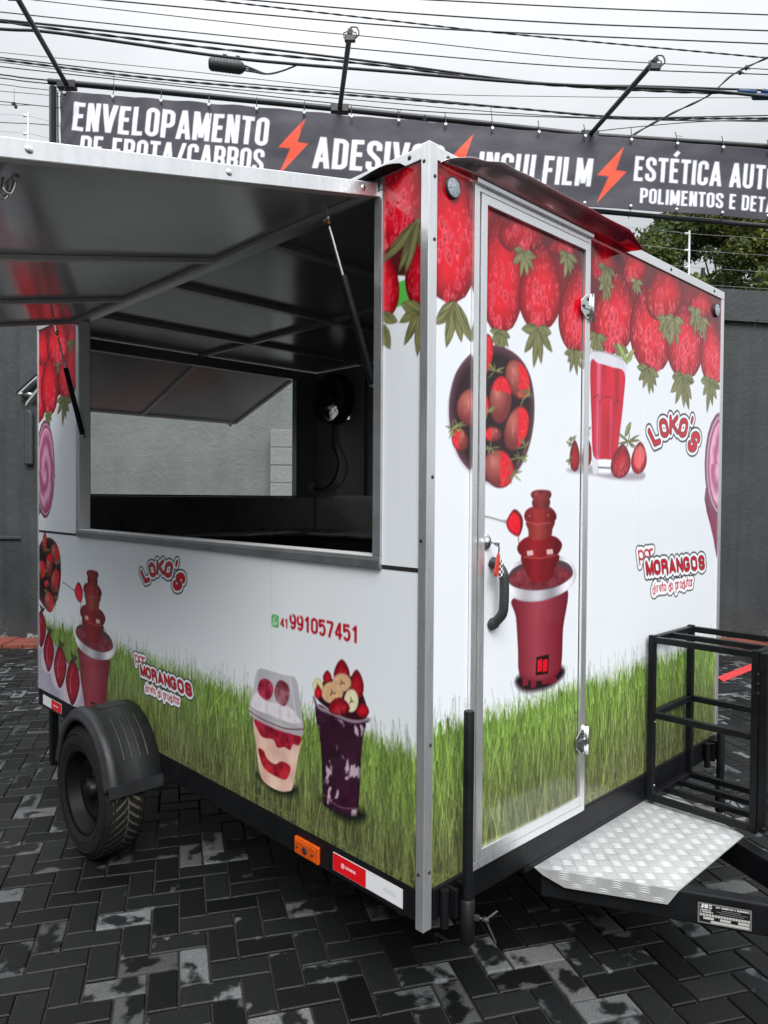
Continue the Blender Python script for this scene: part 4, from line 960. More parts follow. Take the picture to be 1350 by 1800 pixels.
# bf is handed B in 0..1 through the grid rows
m_ = bs.modifiers.new('thickness', 'SOLIDIFY'); m_.thickness = .002
fr = thing('pole_frame', WP(4.8, 4.0, -.05), 'dark steel pole frame carrying the banner above the wall', 'pole frame')
top_px = [(85, 143), (250, 158), (600, 192), (840, 216), (1036, 238), (1350, 258)]
tpl = [WC(u, v, -.06) for u, v in top_px]; tpl.append((9.6, tpl[-1][1] - .06))
MB().tube([WP(a, b, -.06) for a, b in tpl], .032, 12).build('top_pole', M_pole, fr)
bpl = [WC(u, v, -.06) for u, v in ((700, 343), (1060, 372), (1350, 398))]; bpl.append((9.6, bpl[-1][1] - .05)); bpl.insert(0, (.48, 5.10))
MB().tube([WP(a, b, -.06) for a, b in bpl], .028, 12).build('bottom_pole', M_pole, fr)
for a in (.50, 4.6, 9.45):
    zt = BT(max(a, .6)) + .08
    MB().bar(WP(a, wtop(a) - .1, -.06), WP(a, zt, -.06), .06, .06).build('post', M_pole, fr)
MB().tube([WP(.56, 6.03, -.04), WP(.565, 5.15, -.04)], .008, 6).build('stay_wire', M_pole, fr)
n_e = 17
for k in range(n_e):
    a = .66 + k * (9.0 - .66) / (n_e - 1)
    for top in (True, False):
        zb = (BT(a) - .03) if top else (BB_(a) + .03); zp = zb + .15 if top else zb - .12
        MB().lathe(WP(a, zb, .03), WN, [(0, -.002), (.016, -.002), (.018, .004), (.008, .006), (0, .004)], 12).build('eyelet', M_eye, t)
        MB().tube([WP(a, zb, .036), WP(a + rnd.uniform(-.01, .01), zp, -.02)], .005, 5).build('cable_tie', M_tie, t)
        if top and k % 2: MB().tube([WP(a, zb + .1, .0), WP(a + rnd.uniform(-.04, .04), zb + rnd.uniform(-.2, .3), .06)], .003, 4).build('cable_tie', M_tie, t)
ad = -ray(510, 838); ad = ad / np.linalg.norm(ad)
for (bx, by), ln, lab in (((118, 150), 1.62, 'floodlight on the banner\'s left end arm, leaning over the top left corner'), ((597, 192), 1.45, 'floodlight on the middle arm above the word starting ADES'), ((1036, 238), 1.52, 'floodlight on the right arm above the word INSULFILM')):
    a, b = WC(bx, by, -.06); p = np.array(WP(a, b, -.06)); q = p + ad * ln
    f = thing('floodlight', tuple(p), 'black ' + lab, 'floodlight', 'floodlights along the banner')
    MB().tube([p, q], .026, 10).build('arm', M_pole, f)
    mb = MB(); mb.bar(p - WE * .1, p + WE * .1, .09, .09); mb.build('clamp', M_pole, f, bevel=.01)
    hc = q + np.array([0, 0, -.06]) - ad * .02
    mb = MB(); mb.bar(hc - WE * .05, hc + WE * .05, .04, .06, up=(0, 0, 1)); hd = mb.build('lamp_head', M_pole, f, bevel=.008)
    mb = MB(); mb.bar(hc - WE * .045 - ad * .023, hc + WE * .045 - ad * .023, .004, .05, up=(0, 0, 1)); mb.build('glass', M_lens, hd)
    mb = MB(); mb.tube([hc - WE * .055, hc - WE * .06 + C(0, 0, .05), q + WE * 0, hc + WE * .06 + C(0, 0, .05), hc + WE * .055], .005, 6); mb.build('yoke', M_pole, f)
    mb = MB(); mb.tube(smooth([tuple(q + C(0, 0, .03)), tuple(q + WE * .06 + C(0, 0, .03)), tuple(q + WE * .08 + C(0, 0, -.03)), tuple(hc + WE * .04)], 6, False), .006, 6); mb.build('cable', M_cable, f)

# ------------------------------------------------------------------ overhead cables
def cable(pts, off, r, label, twist=0):
    P = [hit(u, v, WN, WN @ W0 + off) for u, v in pts]
    sm = smooth(P, 14, False); mb = MB()
    if twist:
        d = np.linspace(0, 1, len(sm)); out = [[], []]
        sm = smooth(sm, 4, False); L = np.cumsum(np.r_[0, np.linalg.norm(np.diff(sm, axis=0), axis=1)])
        for w in (0, 1):
            ph = L / (twist * 2.2) * 6.283 + w * 3.1416
            mb.tube(sm + np.stack([np.zeros(len(L)), np.zeros(len(L)), np.cos(ph) * r * .75], 1) + WN * (np.sin(ph) * r * .75)[:, None], r, 5, caps=False)
    else: mb.tube(sm, r, 6, caps=False)
    return tag(mb.build('overhead_cable', M_cable), label, 'cable', 'overhead cables')
EX = lambda p, q, x: (x, p[1] + (q[1] - p[1]) * (x - p[0]) / (q[0] - p[0]))
CB = [([(760, 0), (1060, 15), (1350, 26)], .011, 'thin cable crossing the top right corner of the sky, highest of all', 0, -5),
      ([(440, 0), (675, 20), (1000, 41), (1350, 54)], .012, 'thin cable next below the highest one at the right edge', 0, -5),
      ([(185, 0), (675, 44), (1000, 62), (1350, 77)], .012, 'straight thin cable third from the top at the right edge', 0, -5.4),
      ([(370, 0), (675, 35), (900, 60), (1350, 102)], .010, 'twisted pair cable slanting from the top centre to the right edge', .25, -5.8),
      ([(60, 0), (500, 50), (675, 67), (1000, 101), (1350, 122)], .008, 'very thin cable slanting down from the upper left corner', 0, -6),
      ([(0, 21), (340, 57), (675, 90), (1000, 117), (1350, 131)], .010, 'thin cable leaving the left edge just below the arm of the leftmost floodlight\'s lamp', 0, -6),
      ([(0, 35), (120, 47), (400, 78), (675, 111), (950, 146), (1150, 152), (1350, 159)], .018, 'upper thick cable of the bundle passing above the splice closure', 0, -4.2),
      ([(0, 38), (130, 55), (400, 88), (675, 116), (900, 144), (1150, 160), (1350, 166)], .013, 'lower slack cable of the bundle passing above the splice closure', .4, -4.2),
      ([(0, 51), (100, 58), (380, 98), (500, 111), (675, 125), (950, 147), (1220, 158), (1350, 170)], .024, 'thickest black cable, carrying the black splice closure', 0, -4.0),
      ([(0, 92), (300, 122), (675, 161), (1000, 170), (1350, 172)], .006, 'hair-thin level cable below the thick bundle', 0, -7),
      ([(0, 101), (300, 135), (675, 168), (950, 194), (1120, 206), (1350, 203)], .012, 'first cable of the sagging group just above the banner', 0, -7),
      ([(0, 105), (300, 141), (675, 172), (900, 190), (1100, 207), (1350, 208)], .014, 'second cable of the sagging group just above the banner', .3, -7),
      ([(0, 109), (300, 146), (675, 180), (900, 199), (1100, 209), (1350, 214)], .008, 'third, thin cable of the sagging group just above the banner', 0, -7),
      ([(0, 117), (300, 150), (675, 190), (900, 203), (1200, 212), (1350, 211)], .010, 'lowest cable of the sagging group just above the banner', 0, -7),
      ([(0, 131), (85, 141), (500, 178), (900, 222), (1350, 262)], .014, 'cable meeting the banner frame\'s left post at its head', 0, -7.5),
      ([(0, 137), (85, 147), (500, 186), (900, 228), (1350, 268)], .011, 'cable a little below the head of the banner frame\'s left post', 0, -7.5),
      ([(0, 148), (85, 158), (500, 196), (900, 240)], .007, 'thin cable crossing the banner frame\'s left post below two thicker ones', 0, -7.5),
      ([(0, 160), (110, 170), (500, 210)], .006, 'thin cable reaching the banner\'s upper left corner', 0, -7.5),
      ([(0, 178), (80, 187), (500, 230)], .008, 'cable from which the small black trinket hangs, left of the banner', 0, -7.5),
      ([(0, 184), (110, 190), (500, 240)], .006, 'thin cable just beneath the one with the small black trinket', 0, -7.5),
      ([(0, 215), (110, 222), (500, 262)], .008, 'lowest thin cable left of the banner', 0, -7.5),
      ([(1350, 101), (1290, 130), (1245, 168), (1180, 200), (1112, 238), (1040, 290)], .012, 'knotted cable running down steeply from the right edge to the banner', .35, -4.6),
      ([(1350, 212), (1230, 214), (1090, 226), (1010, 236)], .008, 'thin drop cable joining the banner\'s top at the right arm', 0, -6)]
for pts, r, lab, tw, off in CB:
    pts = list(pts)
    if pts[0][0] < 60: pts.insert(0, EX(pts[0], pts[1], -250))
    if pts[-1][0] > 1340: pts.append(EX(pts[-2], pts[-1], 1600))
    if pts[0][1] == 0: pts.insert(0, EX(pts[0], pts[1], pts[0][0] - 300))
    cable(pts, off, r, lab, tw)
def CP(u, v, off): return Vector(hit(u, v, WN, WN @ W0 + off))
t = thing('splice_closure', CP(403, 115, -4.0), 'black ribbed cylindrical splice closure hanging from the thickest cable', 'splice closure')
A_, B_ = CP(368, 112, -4.0), CP(432, 120, -4.0); ax = (B_ - A_); Lc = ax.length
mb = MB(); mb.lathe(A_, ax, [(0, 0), (.08, 0), (.10, .03)] + [(.10 + (.006 if i % 2 else 0), .03 + i * Lc * .045) for i in range(18)] + [(.085, Lc * .9), (.03, Lc), (0, Lc)], 20, False); mb.build('body', M_plastic, t)
for f, g in ((.42, .35), (.78, .9)):
    q = A_ + ax * f; mb = MB(); mb.bar(q + Vector((0, 0, .08)), q + Vector((0, 0, .17)), .03, .03); mb.bar(q + Vector((0, 0, .17)) - ax * .05, q + Vector((0, 0, .17)) + ax * .06, .035, .02); mb.build('hanger', M_pole, t)
for dz in (.04, 0, -.04):
    q = A_ + ax * .98 + Vector((0, 0, dz)); mb = MB(); mb.tube(smooth([tuple(q), tuple(CP(442 + 4, 124 + dz * -60, -4.0)), tuple(CP(470, 130, -4.0)), tuple(CP(498, 124, -4.0)), tuple(CP(525, 113, -4.0))], 6, False), .013, 6); mb.build('cable_tail', M_cable, t)
t = thing('splice_closure', CP(1325, 165, -4.2), 'dark blue cable splice at the right edge', 'splice closure')
for (u0, v0, u1, v1, r) in ((1297, 161, 1330, 163, .05), (1322, 170, 1354, 170, .055), (1338, 160, 1360, 163, .04)):
    mb = MB(); mb.tube([CP(u0, v0, -4.2), CP(u0 + 3, v0, -4.2), CP(u1 - 3, v1, -4.2), CP(u1, v1, -4.2)], [r * .5, r, r, r * .5], 10); mb.build('sleeve', M_blue, t)
t = thing('cable_trinket', CP(25, 184, -7.5), 'small black trinket hanging on a thread from a cable, upper left', 'trinket')
mb = MB(); mb.tube([CP(25, 156, -7.5), CP(25, 182, -7.5)], .004, 4); mb.build('thread', M_cable, t)
mb = MB(); mb.bar(CP(21, 183, -7.5), CP(27, 182, -7.5), .05, .05); mb.bar(CP(27, 184, -7.5), CP(28, 190, -7.5), .05, .05); mb.build('weight', M_cable, t)
for (u, v) in ((1312, 119), (1301, 127)):
    mb = MB(); q = CP(u, v, -4.6); mb.lathe(q, (0, 0, 1), [(0, -.05), (.02, -.04), (.035, 0), (.02, .04), (0, .05)], 8); mb.bar(q, q + Vector((.05, .05, -.02)), .02, .02)
    tag(mb.build('cable_clamp', M_pole), 'small black clamp on the knotted steep cable, ' + ('upper of two' if u > 1305 else 'lower of two'), 'cable clamp', 'clamps on the steep cable')

# ------------------------------------------------------------------ trees behind the wall
def leafmat():
    m = mat_attr('leaf', .6, spec=.3); nt = m.node_tree; b = nt.nodes['Principled BSDF']; out = nt.nodes['Material Output']
    tr = nt.nodes.new('ShaderNodeBsdfTranslucent'); a = [n for n in nt.nodes if n.type == 'ATTRIBUTE'][0]; nt.links.new(a.outputs['Color'], tr.inputs[0])
    mx = nt.nodes.new('ShaderNodeMixShader'); mx.inputs[0].default_value = .25; nt.links.new(b.outputs[0], mx.inputs[1]); nt.links.new(tr.outputs[0], mx.inputs[2]); nt.links.new(mx.outputs[0], out.inputs[0]); return m
M_leaf = leafmat(); M_bark = mat('bark', (.05, .042, .032), .9, 0, .4, 10, .6, 30)
def tree(u, v, dist, rad, h, n, seed, cols, label):
    r = np.random.default_rng(seed); w = ray(u, v); w = w / np.hypot(w[0], w[1]); c = CAM + w * dist; base = np.array([c[0], c[1], -.03])
    t = thing('tree', tuple(base), label, 'tree', 'trees behind the yard wall')
    mb = MB(); mb.tube([base, base + C(.1, .05, h * .3), base + C(0, .1, h * .55), base + C(.1, 0, h * .85)], [.2, .16, .11, .04], 10)
    nl = 46; cl = []
    for i in range(nl):
        a = r.uniform(0, 6.283); zz = r.uniform(.30, 1.0); rr = rad * (1 - abs((zz - .58) / .46) ** 2.2) ** .5 if abs((zz - .58) / .46) < 1 else .2
        q = base + C(math.cos(a) * rr * r.uniform(.45, 1.0), math.sin(a) * rr * r.uniform(.45, 1.0), h * zz); cl.append((q, rad * r.uniform(.2, .38)))
        if i % 3 == 0: mb.tube([base + C(.03, .07, h * (.25 + .4 * zz)), (base + C(0, .1, h * .5) + q) / 2 + C(0, 0, .2), q], [.07, .045, .015], 6)
    mb.build('trunk', M_bark, t)
    V = []; K = []
    per = n // nl
    for q, s in cl:
        tone = r.uniform(0, 1); d = r.normal(size=(per, 3)); d /= np.linalg.norm(d, axis=1)[:, None]; rr = s * r.uniform(.35, 1.08, per) ** .6
        p = q + d * rr[:, None] * C(1, 1, .78)
        x = r.normal(size=(per, 3)); x /= np.linalg.norm(x, axis=1)[:, None]; nn_ = d + .8 * r.normal(size=(per, 3)); y = np.cross(x, nn_); y /= np.linalg.norm(y, axis=1)[:, None]
        sz = r.uniform(.035, .075, per)[:, None]
        V.append(np.stack([p - x * sz, p + y * sz * .55, p + x * sz * 1.15, p - y * sz * .55], 1).reshape(-1, 3))
        tt = np.clip(tone + .35 * r.normal(size=per), 0, 1)[:, None]; col = C(*cols[0]) * (1 - tt) + C(*cols[1]) * tt
        K.append(np.repeat(np.c_[col, np.ones(per)], 4, 0))
    V = np.concatenate(V); K = np.concatenate(K).astype(np.float32); m = len(V) // 4
    me = bpy.data.meshes.new('crown'); me.vertices.add(len(V)); me.vertices.foreach_set('co', V.astype(np.float32).ravel())
    me.loops.add(len(V)); me.loops.foreach_set('vertex_index', np.arange(len(V), dtype=np.int32)); me.polygons.add(m); me.polygons.foreach_set('loop_start', np.arange(0, len(V), 4, dtype=np.int32)); me.update(calc_edges=True)
    at = me.color_attributes.new('print', 'FLOAT_COLOR', 'POINT'); at.data.foreach_set('color', K.ravel()); me.materials.append(M_leaf)
    adopt(link(bpy.data.objects.new('crown', me)), t)
tree(1228, 440, 17, 1.9, 7.7, 46000, 1, ((.03, .055, .016), (.15, .17, .03)), 'bushy tree with olive green crown directly behind the thin white fence rod')
tree(1370, 440, 19, 2.2, 8.2, 36000, 2, ((.024, .055, .016), (.10, .145, .035)), 'fresh green leafy tree at the right edge beneath the banner')
tree(1290, 420, 23, 2.8, 9.6, 34000, 3, ((.02, .042, .016), (.07, .10, .03)), 'darker tree farther back, between the two nearer crowns')
tree(1178, 420, 21, 1.1, 9.0, 14000, 4, ((.012, .024, .012), (.035, .055, .02)), 'narrow dark tree rising left of the olive green crown')

# unseen building added behind the camera to shade and darken the serving side
t = thing('shade_building', (-4, -6.2, 0), 'dark grey workshop building facing the trailer\'s serving side', 'building')
M_shade_building = mat('workshop wall', (.05, .054, .058), .6, 0, .2, 2)
MB().box((-13, -9, -.03), (2.5, -6.2, 3.7)).build('wall', M_shade_building, t)
for x in (-11.5, -7.6, -3.7):
    d = MB().box((x, -6.19, .0), (x + 3.0, -6.14, 3.1)).build('roller_door', mat('roller door', (.16, .165, .17), .45, .3), t)
    mb = MB()
    for k in range(20): mb.box((x + .05, -6.139, .06 + k * .152), (x + 2.95, -6.12, .18 + k * .152))
    mb.build('slats', M_alu_dark, d, bevel=.006, seg=1)
MB().box((-13.2, -6.19, 3.4), (2.7, -5.4, 3.55)).build('awning', M_pole, t)

# ------------------------------------------------------------------ the trailer
TR = thing('food_trailer', (-1.5, 1.03, 0), 'white food trailer wrapped in strawberry and grass artwork, serving hatch open', 'food trailer')
# walls
core = MB()
lb(core, (-3.05, .004, .001), (-.004, .045, .906)); lb(core, (-3.05, .004, .906), (-2.476, .045, 2.066)); lb(core, (-.176, .004, .906), (-.004, .045, 2.066))
lb(core, (-.045, .046, .001), (-.004, 2.018, 2.066))
lb(core, (-3.05, 2.019, .001), (-2.87, 2.060, 2.066)); lb(core, (-2.62, 2.019, .001), (-.004, 2.060, 2.066)); lb(core, (-2.87, 2.019, .001), (-2.62, 2.060, 1.69)); lb(core, (-2.87, 2.019, 1.80), (-2.62, 2.060, 2.066))
lb(core, (-3.05, .046, .001), (-3.01, .239, 2.066)); lb(core, (-3.05, 1.831, .001), (-3.01, 2.018, 2.066)); lb(core, (-3.05, .240, .001), (-3.01, 1.830, 1.12)); lb(core, (-3.05, .240, 2.0), (-3.01, 1.830, 2.066))
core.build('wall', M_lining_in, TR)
M_skin = mat('white outer sheet', (.74, .75, .76), .2)
mb = MB(); lb(mb, (-3.05, 2.061, 0), (-2.87, 2.064, 2.066)); lb(mb, (-2.62, 2.061, 0), (-.004, 2.064, 2.066)); lb(mb, (-2.87, 2.061, 0), (-2.62, 2.064, 1.69)); lb(mb, (-2.87, 2.061, 1.80), (-2.62, 2.064, 2.066))
for a, b in (((.002, 0), (.239, 2.066)), ((1.831, 0), (2.062, 2.066)), ((.240, 0), (1.830, 1.12)), ((.240, 2.0), (1.830, 2.066))): lb(mb, (-3.054, a[0], a[1]), (-3.051, b[0], b[1]))
mb.build('outer_sheet', M_skin, TR)
sp = lambda X, Z: np.stack([X, np.zeros_like(X), Z + Z0], -1)
fp = lambda Y, Z: np.stack([np.zeros_like(Y), Y, Z + Z0], -1)
sheet('side_panel', side, sp, -3.05, -.002, 0, .908, M_vinyl, TR)
sheet('side_panel', side, sp, -3.05, -2.476, .921, 2.068, M_vinyl, TR)
sheet('side_panel', side, sp, -.176, -.002, .921, 2.068, M_vinyl, TR)
sheet('front_panel', front, fp, .002, .190, -.0, 2.068, M_vinyl, TR)
sheet('front_panel', front, fp, .852, 2.062, -.0, 2.068, M_vinyl, TR)
mb = MB(); lb(mb, (-3.049, -.001, .9085), (-2.476, .003, .9205)); lb(mb, (-.176, -.001, .9085), (-.004, .003, .9205)); mb.build('panel_joint', M_gap, TR)
# aluminium trim
mb = MB(); lb(mb, (-.024, -.006, -.112), (.0075, .030, 2.112)); post = mb.build('corner_post', M_alu, TR, bevel=.0025)
mb = MB()
for z in (2.02, 1.845, 1.18, .42, .055): mb.lathe(PZ(.0075, .018, z), (1, 0, 0), [(0, .002), (.0045, .002), (.006, 0)], 10)
for z in (2.06, .05, 1.0): mb.lathe(PZ(-.012, -.006, z), (0, -1, 0), [(0, .002), (.0045, .002), (.006, 0)], 10)
mb.build('rivet', M_bolt, post)
mb = MB(); lb(mb, (-3.06, -.005, 2.069), (-.0245, .03, 2.106)); tr1 = mb.build('top_rail', M_alu, TR, bevel=.002)
mb = MB(); lb(mb, (-.03, .0305, 2.069), (.0065, 2.071, 2.106)); tr2 = mb.build('top_rail', M_alu, TR, bevel=.002)
mb = MB()
for y in (.075, .5, 1.0, 1.5, 1.95): mb.lathe(PZ(.0065, y, 2.088), (1, 0, 0), [(0, .002), (.006, .002), (.0075, 0)], 10)
mb.build('rivet', M_bolt, tr2)
mb = MB()
for x in (-.07, -.4): mb.lathe(PZ(x, -.005, 2.088), (0, -1, 0), [(0, .002), (.006, .002), (.0075, 0)], 10)
mb.build('rivet', M_bolt, tr1)
for a, b in (((-.012, 2.040, 0), (.0055, 2.072, 2.0685)), ((-3.060, -.004, 0), (-3.04, .02, 2.0685)), ((-3.06, 2.045, 0), (-3.03, 2.07, 2.0685))):
    mb = MB(); lb(mb, a, b); mb.build('edge_trim', M_alu, TR, bevel=.002)
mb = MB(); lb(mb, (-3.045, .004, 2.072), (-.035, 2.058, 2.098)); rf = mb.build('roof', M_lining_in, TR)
mb = MB()
for x in (-2.4, -1.62, -.86): lb(mb, (x - .02, .05, 2.048), (x + .02, 2.01, 2.0715))
lb(mb, (-3.0, 1.0, 2.05), (-2.42, 1.035, 2.0715)); lb(mb, (-2.38, 1.0, 2.05), (-1.64, 1.035, 2.0715)); lb(mb, (-1.6, 1.0, 2.05), (-.88, 1.035, 2.0715))
mb.build('ceiling_rib', M_rib, rf, bevel=.002)
# serving window
wf = MB()
O, I = (-2.476, -.176, .908, 2.066), (-2.440, -.210, .945, 2.030)
lb(wf, (O[0], -.010, O[2]), (O[1], .055, I[2])); lb(wf, (O[0], -.010, I[3]), (O[1], .055, O[3])); lb(wf, (O[0], -.0095, I[2] + .0005), (I[0], .0545, I[3] - .0005)); lb(wf, (I[1], -.0095, I[2] + .0005), (O[1], .0545, I[3] - .0005))
win = wf.build('window_frame', M_alu_win, TR, bevel=.002)
mb = MB(); lb(mb, (I[0] + .0005, -.0085, I[2] - .004), (I[1] - .0005, .050, I[2] + .003)); lb(mb, (I[0] - .001, -.006, I[2] + .0035), (I[0] + .003, .050, I[3] - .002)); mb.build('sill', mat('top-lit sill edge', (.82, .83, .84), .4, .15), win, bevel=.001)  # paler strips put the top light into the sill and left reveal colour
mb = MB(); lb(mb, (O[0] + .01, -.0135, O[2] + .002), (O[1], -.0105, I[2] - .012)); mb.build('sill_face', M_alu_dark, win)  # darker strip paints in the ground this face would reflect
mb = MB()
for z in (.96, 1.45, 1.95): mb.lathe(PZ(-2.44, .03, z), (1, 0, 0), [(0, .002), (.004, .002), (.005, 0)], 8)
mb.build('rivet', M_bolt, win)
# hatch over the serving window
hd_, hn = Vector((0, -.979, -.209)).normalized(), Vector((0, -.209, .979)).normalized()
H0 = Vector(PZ(0, -.012, 2.026))
def hp(x, d, n=0): return tuple(H0 + Vector((x, 0, 0)) + hd_ * d + hn * n)
def hslab(mb, x0, x1, d0, d1, n0, n1):
    v = [hp(x, d, n) for n in (n0, n1) for d in (d0, d1) for x in (x0, x1)]
    return mb.add(v, [(0, 1, 3, 2), (4, 6, 7, 5), (0, 4, 5, 1), (2, 3, 7, 6), (0, 2, 6, 4), (1, 5, 7, 3)])
HL, HR, HE = -2.485, -.190, 1.16
hb = hslab(MB(), HL + .004, HR - .004, .004, HE - .004, .004, .022).build('hatch', M_lining, TR)
mb = MB()
hslab(mb, HL, HR - .006, 0, .032, -.012, .003); hslab(mb, HL, HR - .006, HE - .034, HE, -.012, .003); hslab(mb, HL, HL + .03, .0325, HE - .0345, -.012, .003); hslab(mb, HR - .036, HR - .006, .0325, HE - .0345, -.012, .003)
for x in (-1.075, -1.85): hslab(mb, x - .016, x + .016, .0325, HE - .0345, -.013, .003)
mb.build('hatch_frame', M_frame, hb, bevel=.002)
mb = MB(); hslab(mb, HR - .0055, HR, -.002, HE, -.014, .026); hslab(mb, HR - .03, HR - .0058, -.002, HE, .0225, .026); rl = mb.build('edge_rail', M_alu, hb, bevel=.0015)
mb = MB()
for d in (.06, .52, 1.0): mb.lathe(hp(HR, d, .006), (1, 0, 0), [(0, .003), (.007, .003), (.009, 0)], 12)
mb.build('rivet', M_chrome, rl)
for x in (-.325, -.315 + .025):
    mb = MB(); d = 1.0
    mb.tube(smooth([hp(x, d, -.012), hp(x, d + .005, -.03), hp(x, d + .018, -.052), hp(x, d + .03, -.045), hp(x, d + .025, -.02)], 5, False), .0045, 8); mb.build('latch_hook', M_chrome, hb)
mb = MB(); mb.tube([hp(-.42, 1.0, -.018), hp(-.28, 1.0, -.018)], .006, 8); mb.build('latch_rod', M_chrome, hb)
def strut(x0, x1, d, zlow, name='gas_strut'):
    top = Vector(hp(x0, d, -.055)); low = Vector(PZ(x1, .004, zlow)); ax = low - top
    s = MB().tube([top + ax * .34, top + ax * .36, low - ax * .03, low], [.0115, .0125, .0125, .007], 14).build(name, M_black, TR)
    MB().tube([top + ax * .05, top + ax * .345], .0045, 10).build('piston_rod', M_chrome, s)
    MB().tube([top - ax * .004, top + ax * .035], .007, 6, smooth=False).build('end_fitting', M_brass, s)
    mb = MB(); tp = Vector(hp(x0, d, -.012)); mb.bar(tp + Vector((0, 0, .0)), top, .018, .003, up=(0, 1, 0)); mb.lathe(top, (1, 0, 0), [(0, -.012), (.007, -.012), (.007, .012), (0, .012)], 12); mb.build('bracket', M_chrome, s)
    mb = MB(); mb.lathe(low, (1, 0, 0), [(0, -.012), (.008, -.012), (.008, .012), (0, .012)], 12); mb.build('lower_joint', M_chrome, s)
strut(-.295, -.222, .125, 1.46); strut(-2.43, -2.415, .125, 1.43)
# rubber flashing above the hatch
def strip(name, m, f, n, thick, parent):
    A = [f(i / n) for i in range(n + 1)]; k = len(A[0]); V = [p for r in A for p in r]
    mb = MB(); mb.add(V, [(i * k + j, i * k + j + 1, (i + 1) * k + j + 1, (i + 1) * k + j) for i in range(n) for j in range(k - 1)], True)
    o = mb.build(name, m, parent); s = o.modifiers.new('thickness', 'SOLIDIFY'); s.thickness = thick; s.offset = 0; return o
def ff(t):
    x = -.085 - t * 2.42; e = min(1, t * 22); wv = .006 * math.sin(t * 90) + .004 * math.sin(t * 37 + 1)
    return [PZ(x, -.0055, 2.069), PZ(x, -.02 - .01 * e, 2.068 + wv * .5), PZ(x, -.03 - .035 * e, 2.066 - .006 * e + wv)]
strip('rubber_flashing', M_rubber, ff, 120, .002, TR)
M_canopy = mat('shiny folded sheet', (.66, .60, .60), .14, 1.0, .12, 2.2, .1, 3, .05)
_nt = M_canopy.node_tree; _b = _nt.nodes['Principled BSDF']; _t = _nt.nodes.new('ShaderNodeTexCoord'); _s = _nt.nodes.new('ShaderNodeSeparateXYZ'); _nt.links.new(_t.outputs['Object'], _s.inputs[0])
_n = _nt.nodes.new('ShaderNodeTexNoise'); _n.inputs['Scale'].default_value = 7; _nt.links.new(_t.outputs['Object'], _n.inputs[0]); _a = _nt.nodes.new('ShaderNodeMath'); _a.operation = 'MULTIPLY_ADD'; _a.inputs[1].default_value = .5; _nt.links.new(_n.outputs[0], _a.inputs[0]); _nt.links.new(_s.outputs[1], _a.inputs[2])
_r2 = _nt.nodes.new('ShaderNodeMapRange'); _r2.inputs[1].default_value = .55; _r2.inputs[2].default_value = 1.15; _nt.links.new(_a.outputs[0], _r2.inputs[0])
_m = _nt.nodes.new('ShaderNodeMix'); _m.data_type = 'RGBA'; _m.inputs[6].default_value = (.55, .42, .43, 1); _m.inputs[7].default_value = (.55, .035, .07, 1); _nt.links.new(_r2.outputs[0], _m.inputs[0]); _nt.links.new(_m.outputs[2], _b.inputs['Base Color'])  # maroon base tint paints in the red print's reflection toward the far end
def cf(t):
    y = .036 + t * 1.06; e = min(1, t * 5.2) ** .7; wv = .005 * math.sin(t * 44) * max(0, 1 - t * 2.6) + .0012 * math.sin(t * 23)
    ox = .012 + .073 * e; oz = 2.062 + .040 * e + wv - max(0, t - .9) * .45 + (.010 * math.exp(-((t - .09) / .03) ** 2))
    return [PZ(.0072, y, 2.064 - .002 * e), PZ(.0072 + (ox - .0072) * .35, y, 2.064 + (oz - 2.064) * .3), PZ(.0072 + (ox - .0072) * .7, y, 2.064 + (oz - 2.064) * .68), PZ(ox, y, oz)]
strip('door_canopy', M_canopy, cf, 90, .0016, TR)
# door in the front wall
dr = sheet('door', front, lambda Y, Z: np.stack([np.zeros_like(Y) + .004, Y, Z + Z0], -1), .244, .803, .048, 2.006, M_vinyl, TR)
mb = MB(); lb(mb, (-.003, .241, .045), (.0035, .806, 2.009)); mb.build('door_core', M_core, dr)
def ring(mb, y0, y1, z0, z1, w, x0, x1, wb=None):
    wb = wb or w
    lb(mb, (x0, y0, z0), (x1, y0 + w, z1)); lb(mb, (x0, y1 - w, z0), (x1, y1, z1)); lb(mb, (x0, y0 + w + .0003, z0), (x1 - .0004, y1 - w - .0003, z0 + wb)); lb(mb, (x0, y0 + w + .0003, z1 - w), (x1 - .0004, y1 - w - .0003, z1))
mb = MB(); ring(mb, .219, .836, .020, 2.030, .028, .0036, .016, .03); mb.build('leaf_frame', M_alu, dr, bevel=.0015)
mb = MB(); lb(mb, (-.003, .191, -.010), (.012, .2145, 2.052)); lb(mb, (-.003, .839, -.010), (.010, .851, 2.052)); lb(mb, (-.003, .2150, -.010), (.011, .8385, .0165)); lb(mb, (-.003, .191, 2.0525), (.022, .851, 2.0665)); lb(mb, (-.003, .2150, 2.034), (.011, .8385, 2.052))
mb.build('door_frame', M_alu, TR, bevel=.0015)
mb = MB(); lb(mb, (-.003, .2146, .0166), (.003, .2188, 2.0338)); lb(mb, (-.003, .8362, .0166), (.003, .8388, 2.0338)); mb.build('door_seal', M_gap, TR)
